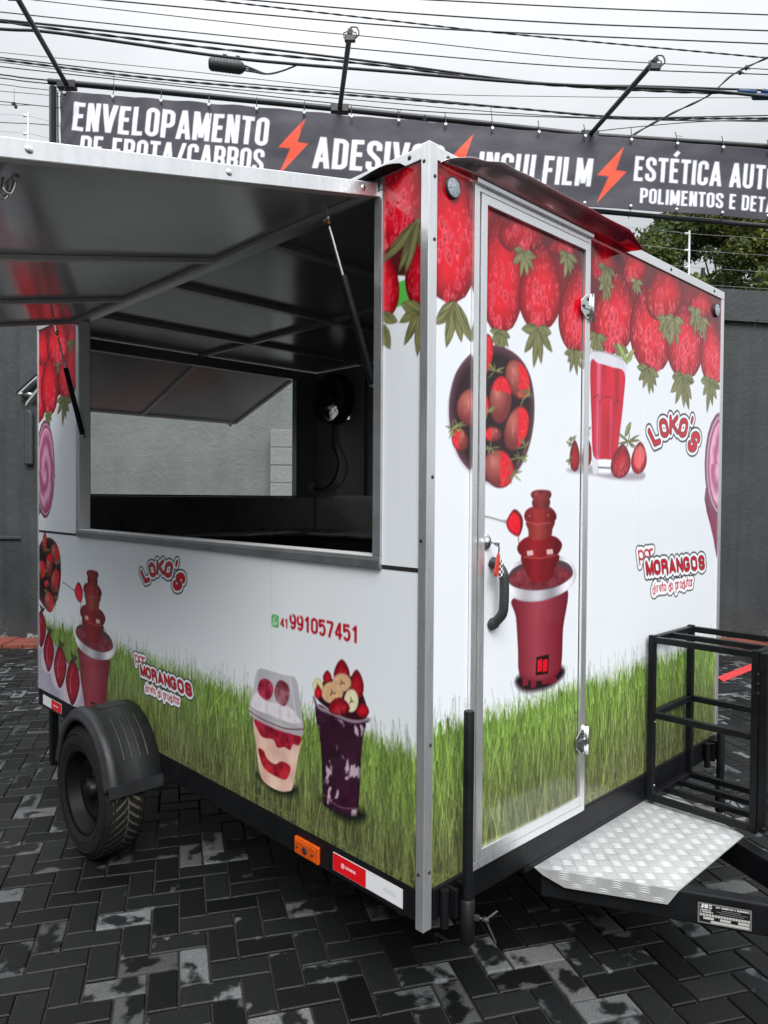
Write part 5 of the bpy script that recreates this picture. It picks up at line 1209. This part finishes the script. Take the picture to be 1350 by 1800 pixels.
for z in (1.802, .252):
    mb = MB(); k = 1 if z > 1 else 1
    mb.prism([PZ(.0165, .775, z - .018), PZ(.0165, .808, z - .042), PZ(.0165, .838, z - .042), PZ(.0165, .838, z + .042), PZ(.0165, .808, z + .042), PZ(.0165, .775, z + .018)], (.003, 0, 0))
    mb.box(PZ(.012, .846, z - .042), PZ(.0165, .866, z + .042))
    h = mb.build('hinge', M_chrome, dr, bevel=.001, seg=1)
    mb = MB(); mb.lathe(PZ(.022, .843, z - .05), (0, 0, 1), [(0, 0), (.0075, 0), (.0075, .1), (0, .1)], 14); mb.bar(PZ(.021, .792, z), PZ(.021, .832, z), .006, .016); mb.build('hinge_pin', M_chrome, h)
    mb = MB()
    for y, dz in ((.788, .0), (.818, .028), (.818, -.028)): mb.lathe(PZ(.0195, y, z + dz), (1, 0, 0), [(0, .004), (.005, .003), (.006, 0)], 8)
    mb.build('screw', M_bolt, h)
lk = MB().lathe(PZ(.0045, .267, .987), (1, 0, 0), [(0, .012), (.011, .012), (.012, .006), (.018, .006), (.026, .001), (.026, -.001)], 28).build('lock', M_chrome, dr)
mb = MB(); mb.box(PZ(.016, .264, .983), PZ(.040, .270, .989)); mb.lathe(PZ(.046, .267, .986), (0, 1, 0), [(0, -.0012), (.010, -.0012), (.010, .0012), (0, .0012)], 14); mb.build('key', M_chrome, lk)
mb = MB(); mb.tube(smooth([PZ(.05, .267, .982), PZ(.052, .270, .972), PZ(.05, .272, .962), PZ(.049, .272, .952)], 5, False), .0022, 6); mb.build('key_chain', M_bolt, lk)
M_fobr = mat('red key fob', (.55, .05, .03), .35, 0, .3, 50); M_fobw = bpy.data.materials.new('checkered key fob'); M_fobw.use_nodes = True
_nt = M_fobw.node_tree; _ck = _nt.nodes.new('ShaderNodeTexChecker'); _ck.inputs['Scale'].default_value = 120; _ck.inputs[1].default_value = (.8, .8, .8, 1); _ck.inputs[2].default_value = (.01, .01, .01, 1)
_tc = _nt.nodes.new('ShaderNodeTexCoord'); _nt.links.new(_tc.outputs['Object'], _ck.inputs[0]); _nt.links.new(_ck.outputs[0], _nt.nodes['Principled BSDF'].inputs[0])
mb = MB(); mb.prism(smooth([PZ(.046, .268, .953), PZ(.046, .275, .950), PZ(.046, .276, .925), PZ(.046, .270, .900), PZ(.046, .262, .885), PZ(.046, .254, .892), PZ(.046, .257, .915)], 4), (.006, 0, 0)); mb.build('key_fob', M_fobr, lk)
mb = MB(); mb.prism(smooth([PZ(.050, .276, .94), PZ(.050, .285, .915), PZ(.050, .288, .892), PZ(.050, .279, .882), PZ(.050, .271, .888), PZ(.050, .274, .915)], 4), (.006, 0, 0)); mb.build('key_fob', M_fobw, lk)
hy = .300; path = smooth([PZ(.004, hy - .006, .925), PZ(.020, hy - .002, .918), PZ(.042, hy, .900), PZ(.050, hy, .872), PZ(.050, hy, .800), PZ(.044, hy, .768), PZ(.022, hy - .002, .742), PZ(.004, hy - .006, .728)], 6, False)
nP = len(path); MB().tube(path, [.015 + .003 * (abs(i / nP - .5) > .36) for i in range(nP)], 14).build('door_handle', M_plastic, dr)
mb = MB(); mb.lathe(PZ(.0375, hy, .914), (.6, 0, .8), [(0, .0085), (.006, .0085), (.006, .0075)], 12); mb.build('handle_screw', M_bolt, dr)
# round lamps at the top corners
for y, z in ((.098, 2.012), (1.984, 2.006)):
    c = PZ(.0005, y, z); o = MB().lathe(c, (1, 0, 0), [(.031, -.001), (.031, .008), (.029, .010), (.027, .009), (.027, .006)], 28).build('marker_lamp', M_plastic, TR)
    mb = MB(); mb.lathe(PZ(.0085, y, z), (1, 0, 0), [(0, .005), (.014, .0045), (.0268, .001)], 28)
    le = mb.build('lens', M_lens, o); mb = MB()
    for a in range(3):
        d = Vector((0, math.cos(a * math.pi / 3 + .3), math.sin(a * math.pi / 3 + .3))) * .023; q = Vector(PZ(.0125, y, z)); mb.bar(q - d, q + d, .0012, .001)
    mb.build('lens_rib', M_alu_dark, le)
# chassis
ch = MB()
lb(ch, (-3.05, -.001, -.094), (-.026, .045, -.001)); lb(ch, (-.045, .046, -.1), (-.0015, 2.062, -.0115)); lb(ch, (-3.05, 2.012, -.094), (-.046, 2.06, -.001)); lb(ch, (-3.05, .046, -.094), (-3.0, 2.011, -.001))
for x in (-.7, -1.3, -2.5): lb(ch, (x - .02, .046, -.08), (x + .02, 2.011, -.0215))
chs = ch.build('chassis', M_black, TR, bevel=.002)
mb = MB(); lb(mb, (-2.999, .0465, -.0205), (-.0465, 2.0105, .0005)); mb.build('floor', M_gap, TR)
mb = MB(); lb(mb, (-.0455, .046, -.0110), (-.003, 2.018, .0005)); mb.build('floor_edge', M_gap, chs)
# amber lamp and reflective strips
o = MB().box(PZ(-.583, -.014, -.086), PZ(-.455, -.0015, -.028)).build('side_lamp', M_amber, TR, bevel=.004)
mb = MB(); mb.box(PZ(-.575, -.019, -.080), PZ(-.463, -.0143, -.034)); mb.build('lens', M_amber, o, bevel=.004)
mb = MB(); mb.lathe(PZ(-.519, -.0192, -.057), (0, -1, 0), [(0, .003), (.008, .003), (.012, .001), (.014, -.001)], 18)
for x in (-.560, -.478): mb.lathe(PZ(x, -.0192, -.057), (0, -1, 0), [(0, .002), (.004, .002), (.005, -.001)], 10)
mb.build('lens_ring', M_bolt, o)
def refl(x0, x1, z0, z1, whitefirst):
    m = x0 + (x1 - x0) * .5 if not whitefirst else x0 + (x1 - x0) * .48
    cv = Canvas(x0, x1, z0, z1, .0015, C(222, 16, 28)); wh = [(x0, z0), (m, z0), (m, z1), (x0, z1)] if whitefirst else [(m, z0), (x1, z0), (x1, z1), (m, z1)]
    cv.poly(wh, C(226, 229, 232)); rx = (m + x0) / 2 if not whitefirst else (m + x1) / 2; zc_ = (z0 + z1) / 2
    cv.blob((rx - .030, zc_), .0085, .0085, 0, C(240, 230, 230)); cv.blob((rx - .033, zc_ + .002), .003, .0022, .6, C(222, 16, 28)); cv.blob((rx - .027, zc_ - .002), .003, .0022, .6, C(222, 16, 28))
    text(cv, 'SHERMAN', (rx - .018, zc_ - .0045), (rx + .03, zc_ - .0045), (0, .009), C(244, 232, 232), .2)
    if not whitefirst:
        for k in range(4): cv.line([(m + .075, zc_ - .006 + k * .004), (m + .13, zc_ - .006 + k * .004)], .0006, C(150, 158, 172), .6)
    s = sheet('reflective_strip', cv, lambda X, Z: np.stack([X, np.zeros_like(X) - .0035, Z + Z0], -1), x0, x1, z0, z1, M_refl, TR)
    mb = MB(); lb(mb, (x0 - .001, -.003, z0 - .001), (x1 + .001, -.0012, z1 + .001)); mb.build('backing', M_whitep, s)
M_refl = mat_attr('reflective sheeting', .3)
refl(-.390, -.079, -.076, -.021, False); refl(-2.975, -2.70, -.078, -.025, True)
# wheel and fender
WC_ = Vector(PZ(-1.84, 0, -.190)); WK = 1.035; WY = -.045
def wpt(a, r, y): return (WC_.x + r * math.cos(a), y, WC_.z + r * math.sin(a))
ty = MB().lathe((WC_.x, WY, WC_.z), (0, -1, 0), [(r_ * WK, h_) for r_, h_ in [(.172, .022), (.185, .018), (.222, .012), (.255, .020), (.272, .036), (.2755, .045), (.277, .07), (.2775, .105), (.277, .14), (.2755, .165), (.272, .174), (.255, .190), (.222, .198), (.185, .192), (.172, .186)]], 96)
tyre = ty.build('wheel', M_rubber, TR)
mb = MB(); mb.lathe((WC_.x, WY, WC_.z), (0, -1, 0), [(r_ * WK, h_) for r_, h_ in [(.2745, .040), (.2781, .07), (.2786, .105), (.2781, .14), (.2745, .170)]], 96); mb.build('tread_groove', M_dust, tyre)
mb = MB(); nl = 46
for k in range(nl):
    for s_ in (-1, 1):
        prev = None
        for i in range(6):
            q = i / 5; y = WY - (.105 + s_ * (.003 + q * .072)); a = 2 * math.pi * (k + (.5 if s_ > 0 else 0)) / nl + .20 * q ** .8 * -1
            r = .2908 - .0005 * q - .0062 * q ** 4; wda = .092 * (1 - .1 * q) * 2 * math.pi / nl / .137
            row = [wpt(a - wda / 2, r, y), wpt(a + wda / 2, r, y), wpt(a + wda / 2, .283, y), wpt(a - wda / 2, .283, y)]
            if prev: mb.add(prev + row, [(0, 1, 5, 4), (1, 2, 6, 5), (3, 0, 4, 7)])
            prev = row
mb.build('tread', M_rubber, tyre)
mb = MB()
for k in range(64):
    a = 2 * math.pi * k / 64; mb.add([wpt(a, .2825, -.1885 + WY + .012), wpt(a + .03, .2825, -.1885 + WY + .012), wpt(a + .03, .265, -.2045 + WY + .012), wpt(a, .265, -.2045 + WY + .012)], [(0, 1, 2, 3)])
for r0 in (.246, .205): mb.lathe((WC_.x, WY, WC_.z), (0, -1, 0), [(r_ * WK, h_) for r_, h_ in [(r0 - .003, .1945), (r0, .1985), (r0 + .003, .1945)]], 64)
mb.build('sidewall_rib', M_rubber, tyre)
rim = MB().lathe((WC_.x, WY, WC_.z), (0, -1, 0), [(r_ * WK, h_) for r_, h_ in [(0, .120), (.045, .124), (.085, .118), (.105, .138), (.125, .142), (.150, .118), (.160, .128), (.166, .182), (.178, .192), (.181, .186), (.172, .02)]], 64).build('rim', M_rim, tyre)
mb = MB(); mb.lathe((WC_.x, WY, WC_.z), (0, -1, 0), [(r_ * WK, h_) for r_, h_ in [(0, .172), (.022, .170), (.036, .158), (.042, .122)]], 32); mb.build('hub_cap', M_black, rim)
mb = MB()
for k in range(5):
    a = 2 * math.pi * k / 5 + .3; mb = MB(); mb.lathe(wpt(a, .064, WY - .122), (0, -1, 0), [(.009, 0), (.009, .014), (.005, .018), (0, .018)], 6, False); mb.build('wheel_nut', M_black, rim)
mb = MB(); mb.tube([(WC_.x, -.02, WC_.z), (WC_.x, 2.05, WC_.z)], .03, 12); lb(mb, (-1.88, .02, -.19), (-1.80, .05, -.094)); mb.build('axle', M_black, TR)
far = MB().lathe((WC_.x, 2.06, WC_.z), (0, -1, 0), [(.172, -.17), (.255, -.17), (.277, -.15), (.2775, -.02), (.255, 0), (0, 0)], 48).build('wheel', M_rubber, TR)
fd = []; RX, RZ = .308, .362; prof = [(-.230, -.050), (-.242, -.046), (-.245, -.030), (-.237, -.025), (-.235, -.008), (-.225, .002), (-.212, .006), (-.200, .006), (-.192, -.002), (-.11, .001), (-.002, 0)]
NA = 40; V = []
for i in range(NA + 1):
    a = math.radians(13 + 156 * i / NA); flare = 1
    for y, dr_ in prof: V.append((WC_.x + (RX * flare + dr_) * math.cos(a), y, WC_.z + (RZ + dr_) * math.sin(a)))
k = len(prof); mb = MB(); mb.add(V, [(i * k + j, (i + 1) * k + j, (i + 1) * k + j + 1, i * k + j + 1) for i in range(NA) for j in range(k - 1)], True)
fn = mb.build('fender', M_plastic, TR); s = fn.modifiers.new('thickness', 'SOLIDIFY'); s.thickness = .004; s.offset = 0
mb = MB()
for y in (-.155, -.120, -.085, -.050):
    pts = [(WC_.x + (RX - .001) * math.cos(a), y, WC_.z + (RZ - .001) * math.sin(a)) for a in np.radians(np.linspace(32, 68, 10))]
    mb.tube(pts, .005, 8)
a_ = math.radians(6); 
mb.build('fender_rib', M_plastic, fn)
mb = MB()
for a in (math.radians(13), ):
    q = [(WC_.x + (RX + .004) * math.cos(a), y, WC_.z + RZ * math.sin(a)) for y in (-.240, -.002)]; mb.bar(q[0], q[1], .008, .05)
mb.build('fender_lip', M_plastic, fn); mb = MB()
q = [(WC_.x + (RX + .0035) * math.cos(t), WC_.z + (RZ + .0035) * math.sin(t)) for t in np.radians(np.linspace(84, 104, 6))]
mb.add([(x, y, z) for x, z in q for y in (-.165, -.04)], [(2 * i, 2 * i + 2, 2 * i + 3, 2 * i + 1) for i in range(5)], True)
mb.build('fender_step', M_plastic, fn)
# jack stands
def jack(x, y, ztop, zb, handle, rt=.0155):
    j = MB().tube([PZ(x, y, zb + .05), PZ(x, y, ztop - .003), PZ(x, y, ztop)], [rt, rt, rt * .9], 20).build('jack_stand', M_black, TR)
    MB().lathe(PZ(x, y, zb), (0, 0, 1), [(0, 0), (.020, 0), (.0215, .006), (.0215, .125), (.017, .128)], 20).build('sleeve', M_black, j)
    mb = MB(); mb.box(PZ(-.001, y - .035, -.095), PZ(x - .016, y - .022, -.012)); mb.box(PZ(-.001, y + .010, -.095), PZ(x - .012, y + .022, -.012)); mb.tube([PZ(x - .04, y - .055, -.12), PZ(x - .04, y - .055, -.01)], .013, 12); mb.build('bracket', M_black, j)
    c = Vector(PZ(x + .03, y + .018, zb + .075)); mb = MB(); mb.bar(Vector(PZ(x, y, zb + .075)), c, .012, .012); mb.tube([c, c + Vector((.015, .010, -.003))], .004, 8); e = c + Vector((.015, .01, -.003))
    for d in handle: mb.tube([e, e + Vector(d)], .0035, 8)
    mb.lathe(e, (.8, .5, 0), [(0, -.01), (.008, -.01), (.008, .01), (0, .01)], 8); mb.build('clamp_handle', M_bolt, j)
jack(.058, .128, .507, -.168, ((.015, .035, .018), (.028, .012, -.06)))
jack(.058, 1.975, .075, -.33, ((.03, .05, .07), (-.02, -.05, -.09), (.04, .07, .01), (.03, .03, -.06)), .018)
mb = MB(); mb.bar(PZ(-2.90, .03, -.095), PZ(-2.90, .03, -.40), .04, .04); mb.lathe(PZ(-2.90, .03, -.42), (0, 0, 1), [(0, 0), (.018, .0), (.018, .05)], 12); mb.build('jack_stand', M_black, TR, bevel=.002)
mb = MB(); mb.bar(PZ(-2.90, 2.02, -.095), PZ(-2.90, 2.02, -.43), .04, .04); mb.build('jack_stand', M_black, TR, bevel=.002)
# drawbar
cy = 1.04; sl = math.tan(math.radians(27)); 
def beam(sgn):
    f = lambda x: cy + sgn * (cy - (.585 + sl * x))
    d = Vector((1, -sgn * -sl if sgn < 0 else -sl, 0))
    p, q = Vector(PZ(-.002, cy - .441, -.173)), Vector(PZ(.86, cy - .441 + sl * .86, -.173))
    if sgn > 0: p, q = Vector(PZ(-.002, cy + .441, -.173)), Vector(PZ(.86, cy + .441 - sl * .86, -.173))
    return MB().bar(p, q, .05, .10).build('drawbar', M_black, TR, bevel=.005)
db1 = beam(-1); beam(1)
mb = MB(); mb.bar(PZ(.80, cy, -.17), PZ(1.25, cy, -.17), .07, .07); lb(mb, (-1.0, cy - .03, -.16), (-.05, cy + .03, -.1)); mb.build('coupler', M_black, TR, bevel=.004)
mb = MB(); mb.tube(smooth([PZ(.68, .88, -.2), PZ(.69, .87, -.26), PZ(.73, .86, -.31), PZ(.80, .89, -.30)], 8, False), .008, 8); mb.build('safety_chain', M_black, TR)
mb = MB(); lb(mb, (-.045, .5, -.122), (-.002, 1.6, -.101)); mb.build('drawbar_mount', M_black, TR)
# name plate on the drawbar's outer face
bd = Vector((1, sl, 0)).normalized(); bo = Vector((sl, -1, 0)).normalized()
B0 = Vector(PZ(-.002, cy - .441, -.173)) + bo * .0265
def bq(u, v):  # pixel to (distance along the beam face, height)
    n = np.array(bo); q = hit(u, v, n, n @ np.array(B0)); return (Vector(q) - B0).dot(bd), q[2] - Z0
pa, pb = bq(1226, 1600)[0], bq(1322, 1610)[0]; zt_ = bq(1226, 1584)[1]; zb_ = zt_ - .066
pl = Canvas(pa, pb, zb_, zt_, (pb - pa) / 330, C(16, 17, 19)); PW = pb - pa
def pq(u, v): return (pa + PW * u, zb_ + (zt_ - zb_) * v)
for e in (.012, .03): 
    pl.line([pq(e, e * 2), pq(1 - e, e * 2), pq(1 - e, 1 - e * 2), pq(e, 1 - e * 2), pq(e, e * 2)], .0006, C(190, 192, 190), .8)
PT = C(206, 208, 204); ph = zt_ - zb_
text(pl, 'JHS', pq(.05, .74), pq(.27, .74), (0, ph * .19), PT, .24)
text(pl, 'CARRETAS', pq(.06, .62), pq(.25, .62), (0, ph * .075), PT, .18); text(pl, 'E REBOQUES', pq(.05, .52), pq(.29, .52), (0, ph * .075), PT, .18)
text(pl, 'JHS CARRETAS E REBOQUES', pq(.33, .82), pq(.95, .82), (0, ph * .08), PT, .2)
for k, (a, b) in enumerate(((.45, .8), (.36, .93), (.42, .86))):
    for i in range(22): pl.line([pq(a + (b - a) * i / 22, .73 - k * .085), pq(a + (b - a) * (i + .6) / 22, .73 - k * .085)], .0008, PT, .55)
for i in range(17): pl.poly([pq(.045 + i * .0545, .36), pq(.045 + i * .0545 + .044, .36), pq(.045 + i * .0545 + .044, .48), pq(.045 + i * .0545, .48)], C(176, 178, 172))
for a, b, r0 in ((.11, .31, .21), (.42, .62, .21), (.75, .955, .21), (.25, .955, .06)): pl.poly([pq(a, r0), pq(b, r0), pq(b, r0 + .12), pq(a, r0 + .12)], C(176, 176, 168))
s = sheet('name_plate', pl, lambda X, Z: np.array(B0) * C(1, 1, 0) + np.array(bd) * X[..., None] + np.array(bo) * .0012 + C(0, 0, 1) * (Z + Z0)[..., None], pa, pb, zb_, zt_, mat_attr('engraved plate', .35), db1)
# chequer plate step
zs = -.1185
P4 = [(-.001, .552), (.4, .768), (.4, 1.312), (-.001, 1.528)]
sm = MB(); sm.prism([PZ(x, y, zs - .003) for x, y in P4], (0, 0, .003))
eA, eB = Vector(PZ(.0, .5525, zs)), Vector(PZ(.4, .768, zs)); ed = (eB - eA).normalized(); on = Vector((ed.y, -ed.x, 0))
lip = [eA, eB, eB + Vector((0, 0, -.052)) - ed * .035, eA + ed * .10 + Vector((0, 0, -.052)), eA + ed * .03 + Vector((0, 0, -.022))]
sm.prism([p for p in lip], on * .003)
stp = sm.build('step_plate', mat('bright chequer aluminium', (.58, .59, .60), .5, .6, .14, 12, .1, 200, .08), TR)
mb = MB(); cell = .042
def inside(x, y, poly):
    c = False
    for i in range(len(poly)):
        a, b = poly[i], poly[(i + 1) % len(poly)]
        if (a[1] > y) != (b[1] > y) and x < (b[0] - a[0]) * (y - a[1]) / (b[1] - a[1]) + a[0]: c = not c
    return c
def ribs(cx, cyy, flip, rot, fr, poly):
    for j in range(5):
        o = (j - 2) * .0074; pts = []
        for i in range(5):
            t = (i - 2) / 2; u, v = t * .0178, o + .0028 * (1 - t * t)
            if flip: u, v = v, u
            pts.append((cx + u * math.cos(rot) - v * math.sin(rot), cyy + u * math.sin(rot) + v * math.cos(rot)))
        if not all(inside(p[0], p[1], poly) for p in pts): continue
        prev = None
        for i, p in enumerate(pts):
            a, b = pts[max(i - 1, 0)], pts[min(i + 1, 4)]; dx, dy = b[0] - a[0], b[1] - a[1]; l = math.hypot(dx, dy); wd = .0017 * (1, 1.1, 1.2, 1.1, .7)[i]; nx, ny = -dy / l * wd, dx / l * wd
            row = [fr(p[0] - nx, p[1] - ny, .0001), fr(p[0], p[1], .0011 if 0 < i < 4 else .0002), fr(p[0] + nx, p[1] + ny, .0001)]
            if prev: mb.add(prev + row, [(0, 1, 4, 3), (1, 2, 5, 4)], True)
            prev = row
for i in range(-40, 60):
    for j in range(-40, 60):
        cx, cyy = (i - j) * cell * .7071, .6 + (i + j) * cell * .7071
        if -.02 < cx < .42 and .5 < cyy < 1.56: ribs(cx, cyy, (i + j) % 2, math.pi / 4, lambda x, y, h: PZ(x, y, zs + h), P4)
lf = lambda x, y, h: tuple(eA + ed * x + Vector((0, 0, y)) + on * (h + .003))
lp = [((p - eA).dot(ed), p.z - eA.z) for p in lip]
for i in range(0, 16):
    for j in range(0, 3): ribs(.012 + i * cell, -.012 - j * cell, (i + j) % 2, 0.0, lf, lp)
mb.build('chequer_ribs', mat('worn chequer tips', (.74, .75, .75), .48, .6), stp)
# bottle rack in front
def sq(mb, a, b, w=.026): return mb.bar(PZ(*a), PZ(*b), w, w)
rk = MB(); X0, X1, Y0, Y1 = .028, .425, 1.335, 1.700
rack = None
for z in (-.092, .553, .248):
    mb = MB(); e = .0135
    for a, b in (((X0 + e, Y0, z), (X1 - e, Y0, z)), ((X0 + e, Y1, z), (X1 - e, Y1, z)), ((X0, Y0 + e, z), (X0, Y1 - e, z)), ((X1, Y0 + e, z), (X1, Y1 - e, z))): sq(mb, a, b, .0245)
    if z > .5: sq(mb, (X0 + .0125, 1.485, z), (X1 - .0125, 1.485, z), .022)
    if z < 0: sq(mb, (X0 + .0125, 1.455, z), (X1 - .0125, 1.455, z), .022); sq(mb, (X0 + .0125, 1.575, z), (X1 - .0125, 1.575, z), .022)
    o = mb.build('rack' if rack is None else 'rail', M_black, rack or TR, bevel=.002); rack = rack or o
for x, y in ((X0, Y0), (X1, Y0), (X0, Y1), (X1, Y1)): sq(MB(), (x, y, -.105), (x, y, .570)).build('post', M_black, rack, bevel=.0025)
g = MB(); XG = .4555
for y in (Y0 - .002, Y1): sq(g, (XG, y, -.09), (XG, y, .565))
for z in (.553, .248, -.078): sq(g, (XG, Y0 + .0115, z), (XG, Y1 - .0135, z), .0245)
gt = g.build('rack_gate', M_black, rack, bevel=.0025)
mb = MB(); mb.box(PZ(.4325, Y0 - .0170, .40), PZ(.4435, Y0 - .0135, .50))
for z in (.415, .45, .485): mb.lathe(PZ(.438, Y0 - .017, z), (0, -1, 0), [(0, .005), (.005, .004), (.006, 0)], 10)
mb.build('gate_hinge', M_black, gt)
mb = MB()
for z in (-.04, .22): mb.lathe(PZ(X0 + .014, Y0 + .0, z), (1, 0, 0), [(0, .004), (.004, .003), (.005, 0)], 8)
mb.build('bolt', M_alu_dark, rack)
# interior: counters, fan, cable
ct = MB(); lb(ct, (-3.009, .06, .862), (-2.52, 2.017, .88)); lb(ct, (-2.519, 1.56, .862), (-.06, 2.017, .88)); cn = ct.build('counter', M_steel, TR, bevel=.002)
mb = MB(); lb(mb, (-3.009, .06, .8805), (-3.002, 2.0, 1.118)); mb.build('backsplash', M_steel, cn); mb = MB(); lb(mb, (-3.0, 2.008, .8805), (-.06, 2.017, 1.135)); mb.build('backsplash', M_steel, cn)
mb = MB(); lb(mb, (-3.005, .07, .02), (-2.56, 2.0, .8615)); lb(mb, (-2.559, 1.60, .02), (-.07, 2.0, .8615)); mb.build('cabinet', M_gap, cn)
mb = MB(); lb(mb, (-3.06, .235, 1.1205), (-3.005, 1.835, 1.132)); lb(mb, (-3.06, 1.8305, 1.1325), (-3.005, 1.842, 1.998)); lb(mb, (-3.06, .228, 1.1325), (-3.005, .2395, 1.998)); mb.build('rear_window_frame', M_alu_dark, TR, bevel=.002)
rd = Vector((-.945, 0, -.327)).normalized(); rn = Vector((-.327, 0, .945)).normalized(); r0 = Vector(PZ(-3.064, 0, 2.02))
def rslab(mb, y0, y1, d0, d1, n0, n1):
    v = [tuple(r0 + Vector((0, y, 0)) + rd * d + rn * n) for n in (n0, n1) for d in (d0, d1) for y in (y0, y1)]
    return mb.add(v, [(0, 2, 3, 1), (4, 5, 7, 6), (0, 1, 5, 4), (2, 6, 7, 3), (0, 4, 6, 2), (1, 3, 7, 5)])
rh = rslab(MB(), .205, 1.865, .003, .87, .004, .02).build('rear_hatch', M_lining, TR)
mb = MB(); rslab(mb, .2, 1.87, 0, .028, -.01, .0035); rslab(mb, .2, 1.87, .845, .873, -.01, .0035); rslab(mb, .2, .226, .0285, .8445, -.01, .0035); rslab(mb, 1.844, 1.87, .0285, .8445, -.01, .0035); rslab(mb, 1.02, 1.05, .0285, .8445, -.01, .0035)
mb.build('hatch_frame', M_frame, rh, bevel=.002)
mb = MB(); q = r0 + Vector((0, 1.80, 0)) + rd * .86 - rn * .015; mb.lathe(q, (0, 1, 0), [(0, -.02), (.01, -.02), (.01, .02), (0, .02)], 10); mb.bar(q, q - rn * .02, .02, .01); mb.build('latch_hook', M_chrome, rh)
fc = Vector(PZ(-2.752, 2.018, 1.845)); fb_ = MB()
fb_.lathe(fc, (0, -1, 0), [(.185, 0), (.185, .06), (.178, .10), (.170, .10), (.163, .03), (.163, 0)], 40); fan = fb_.build('extractor_fan', M_plastic, TR)
mb = MB(); mb.lathe(fc, (0, -1, 0), [(0, .105), (.05, .103), (.055, .05), (0, .05)], 20)
for k in range(5):
    a = 2 * math.pi * k / 5 + .5; V = []
    for rr_ in (.05, .10, .158):
        for t_ in (-1, 1):
            aa = a + t_ * (.30 + rr_); V.append(tuple(fc + Vector((math.cos(aa) * rr_, -.055 - .022 * t_, math.sin(aa) * rr_))))
    mb.add(V, [(0, 1, 3, 2), (2, 3, 5, 4)], True)
mb.build('fan_blade', M_plastic, fan)
mb = MB()
for r_ in (.06, .10, .14): 
    pts = [tuple(fc + Vector((math.cos(a) * r_, -.108, math.sin(a) * r_))) for a in np.linspace(0, 2 * math.pi, 33)]; mb.tube(pts, .002, 5, caps=False)
for k in range(4):
    a = math.pi * k / 4; d = Vector((math.cos(a), 0, math.sin(a))) * .172; q = fc + Vector((0, -.106, 0)); mb.tube([q - d, q + d], .002, 5)
mb.build('guard', M_black, fan)
mb = MB(); mb.bar(PZ(-2.745, 2.066, 1.69), PZ(-2.745, 2.20, 1.80), .26, .004, up=(0, 0, 1)); mb.build('louvre', M_white, fan)
mb = MB(); mb.tube(smooth([tuple(fc + Vector((-.02, -.02, -.18))), PZ(-2.775, 1.99, 1.52), PZ(-2.70, 1.98, 1.38), PZ(-2.74, 1.97, 1.25), PZ(-2.86, 1.97, 1.185), PZ(-2.99, 1.985, 1.19)], 8, False), .007, 8); mb.build('fan_cable', M_cable, TR)
mb = MB(); mb.box(PZ(-3.009, 1.95, 1.165), PZ(-2.995, 2.005, 1.235)); mb.build('socket', M_lining, TR)
mb = MB(); mb.box(PZ(-2.47, 2.0, 1.136), PZ(-2.44, 2.0175, 2.04)); mb.build('conduit', M_lining_in, TR)
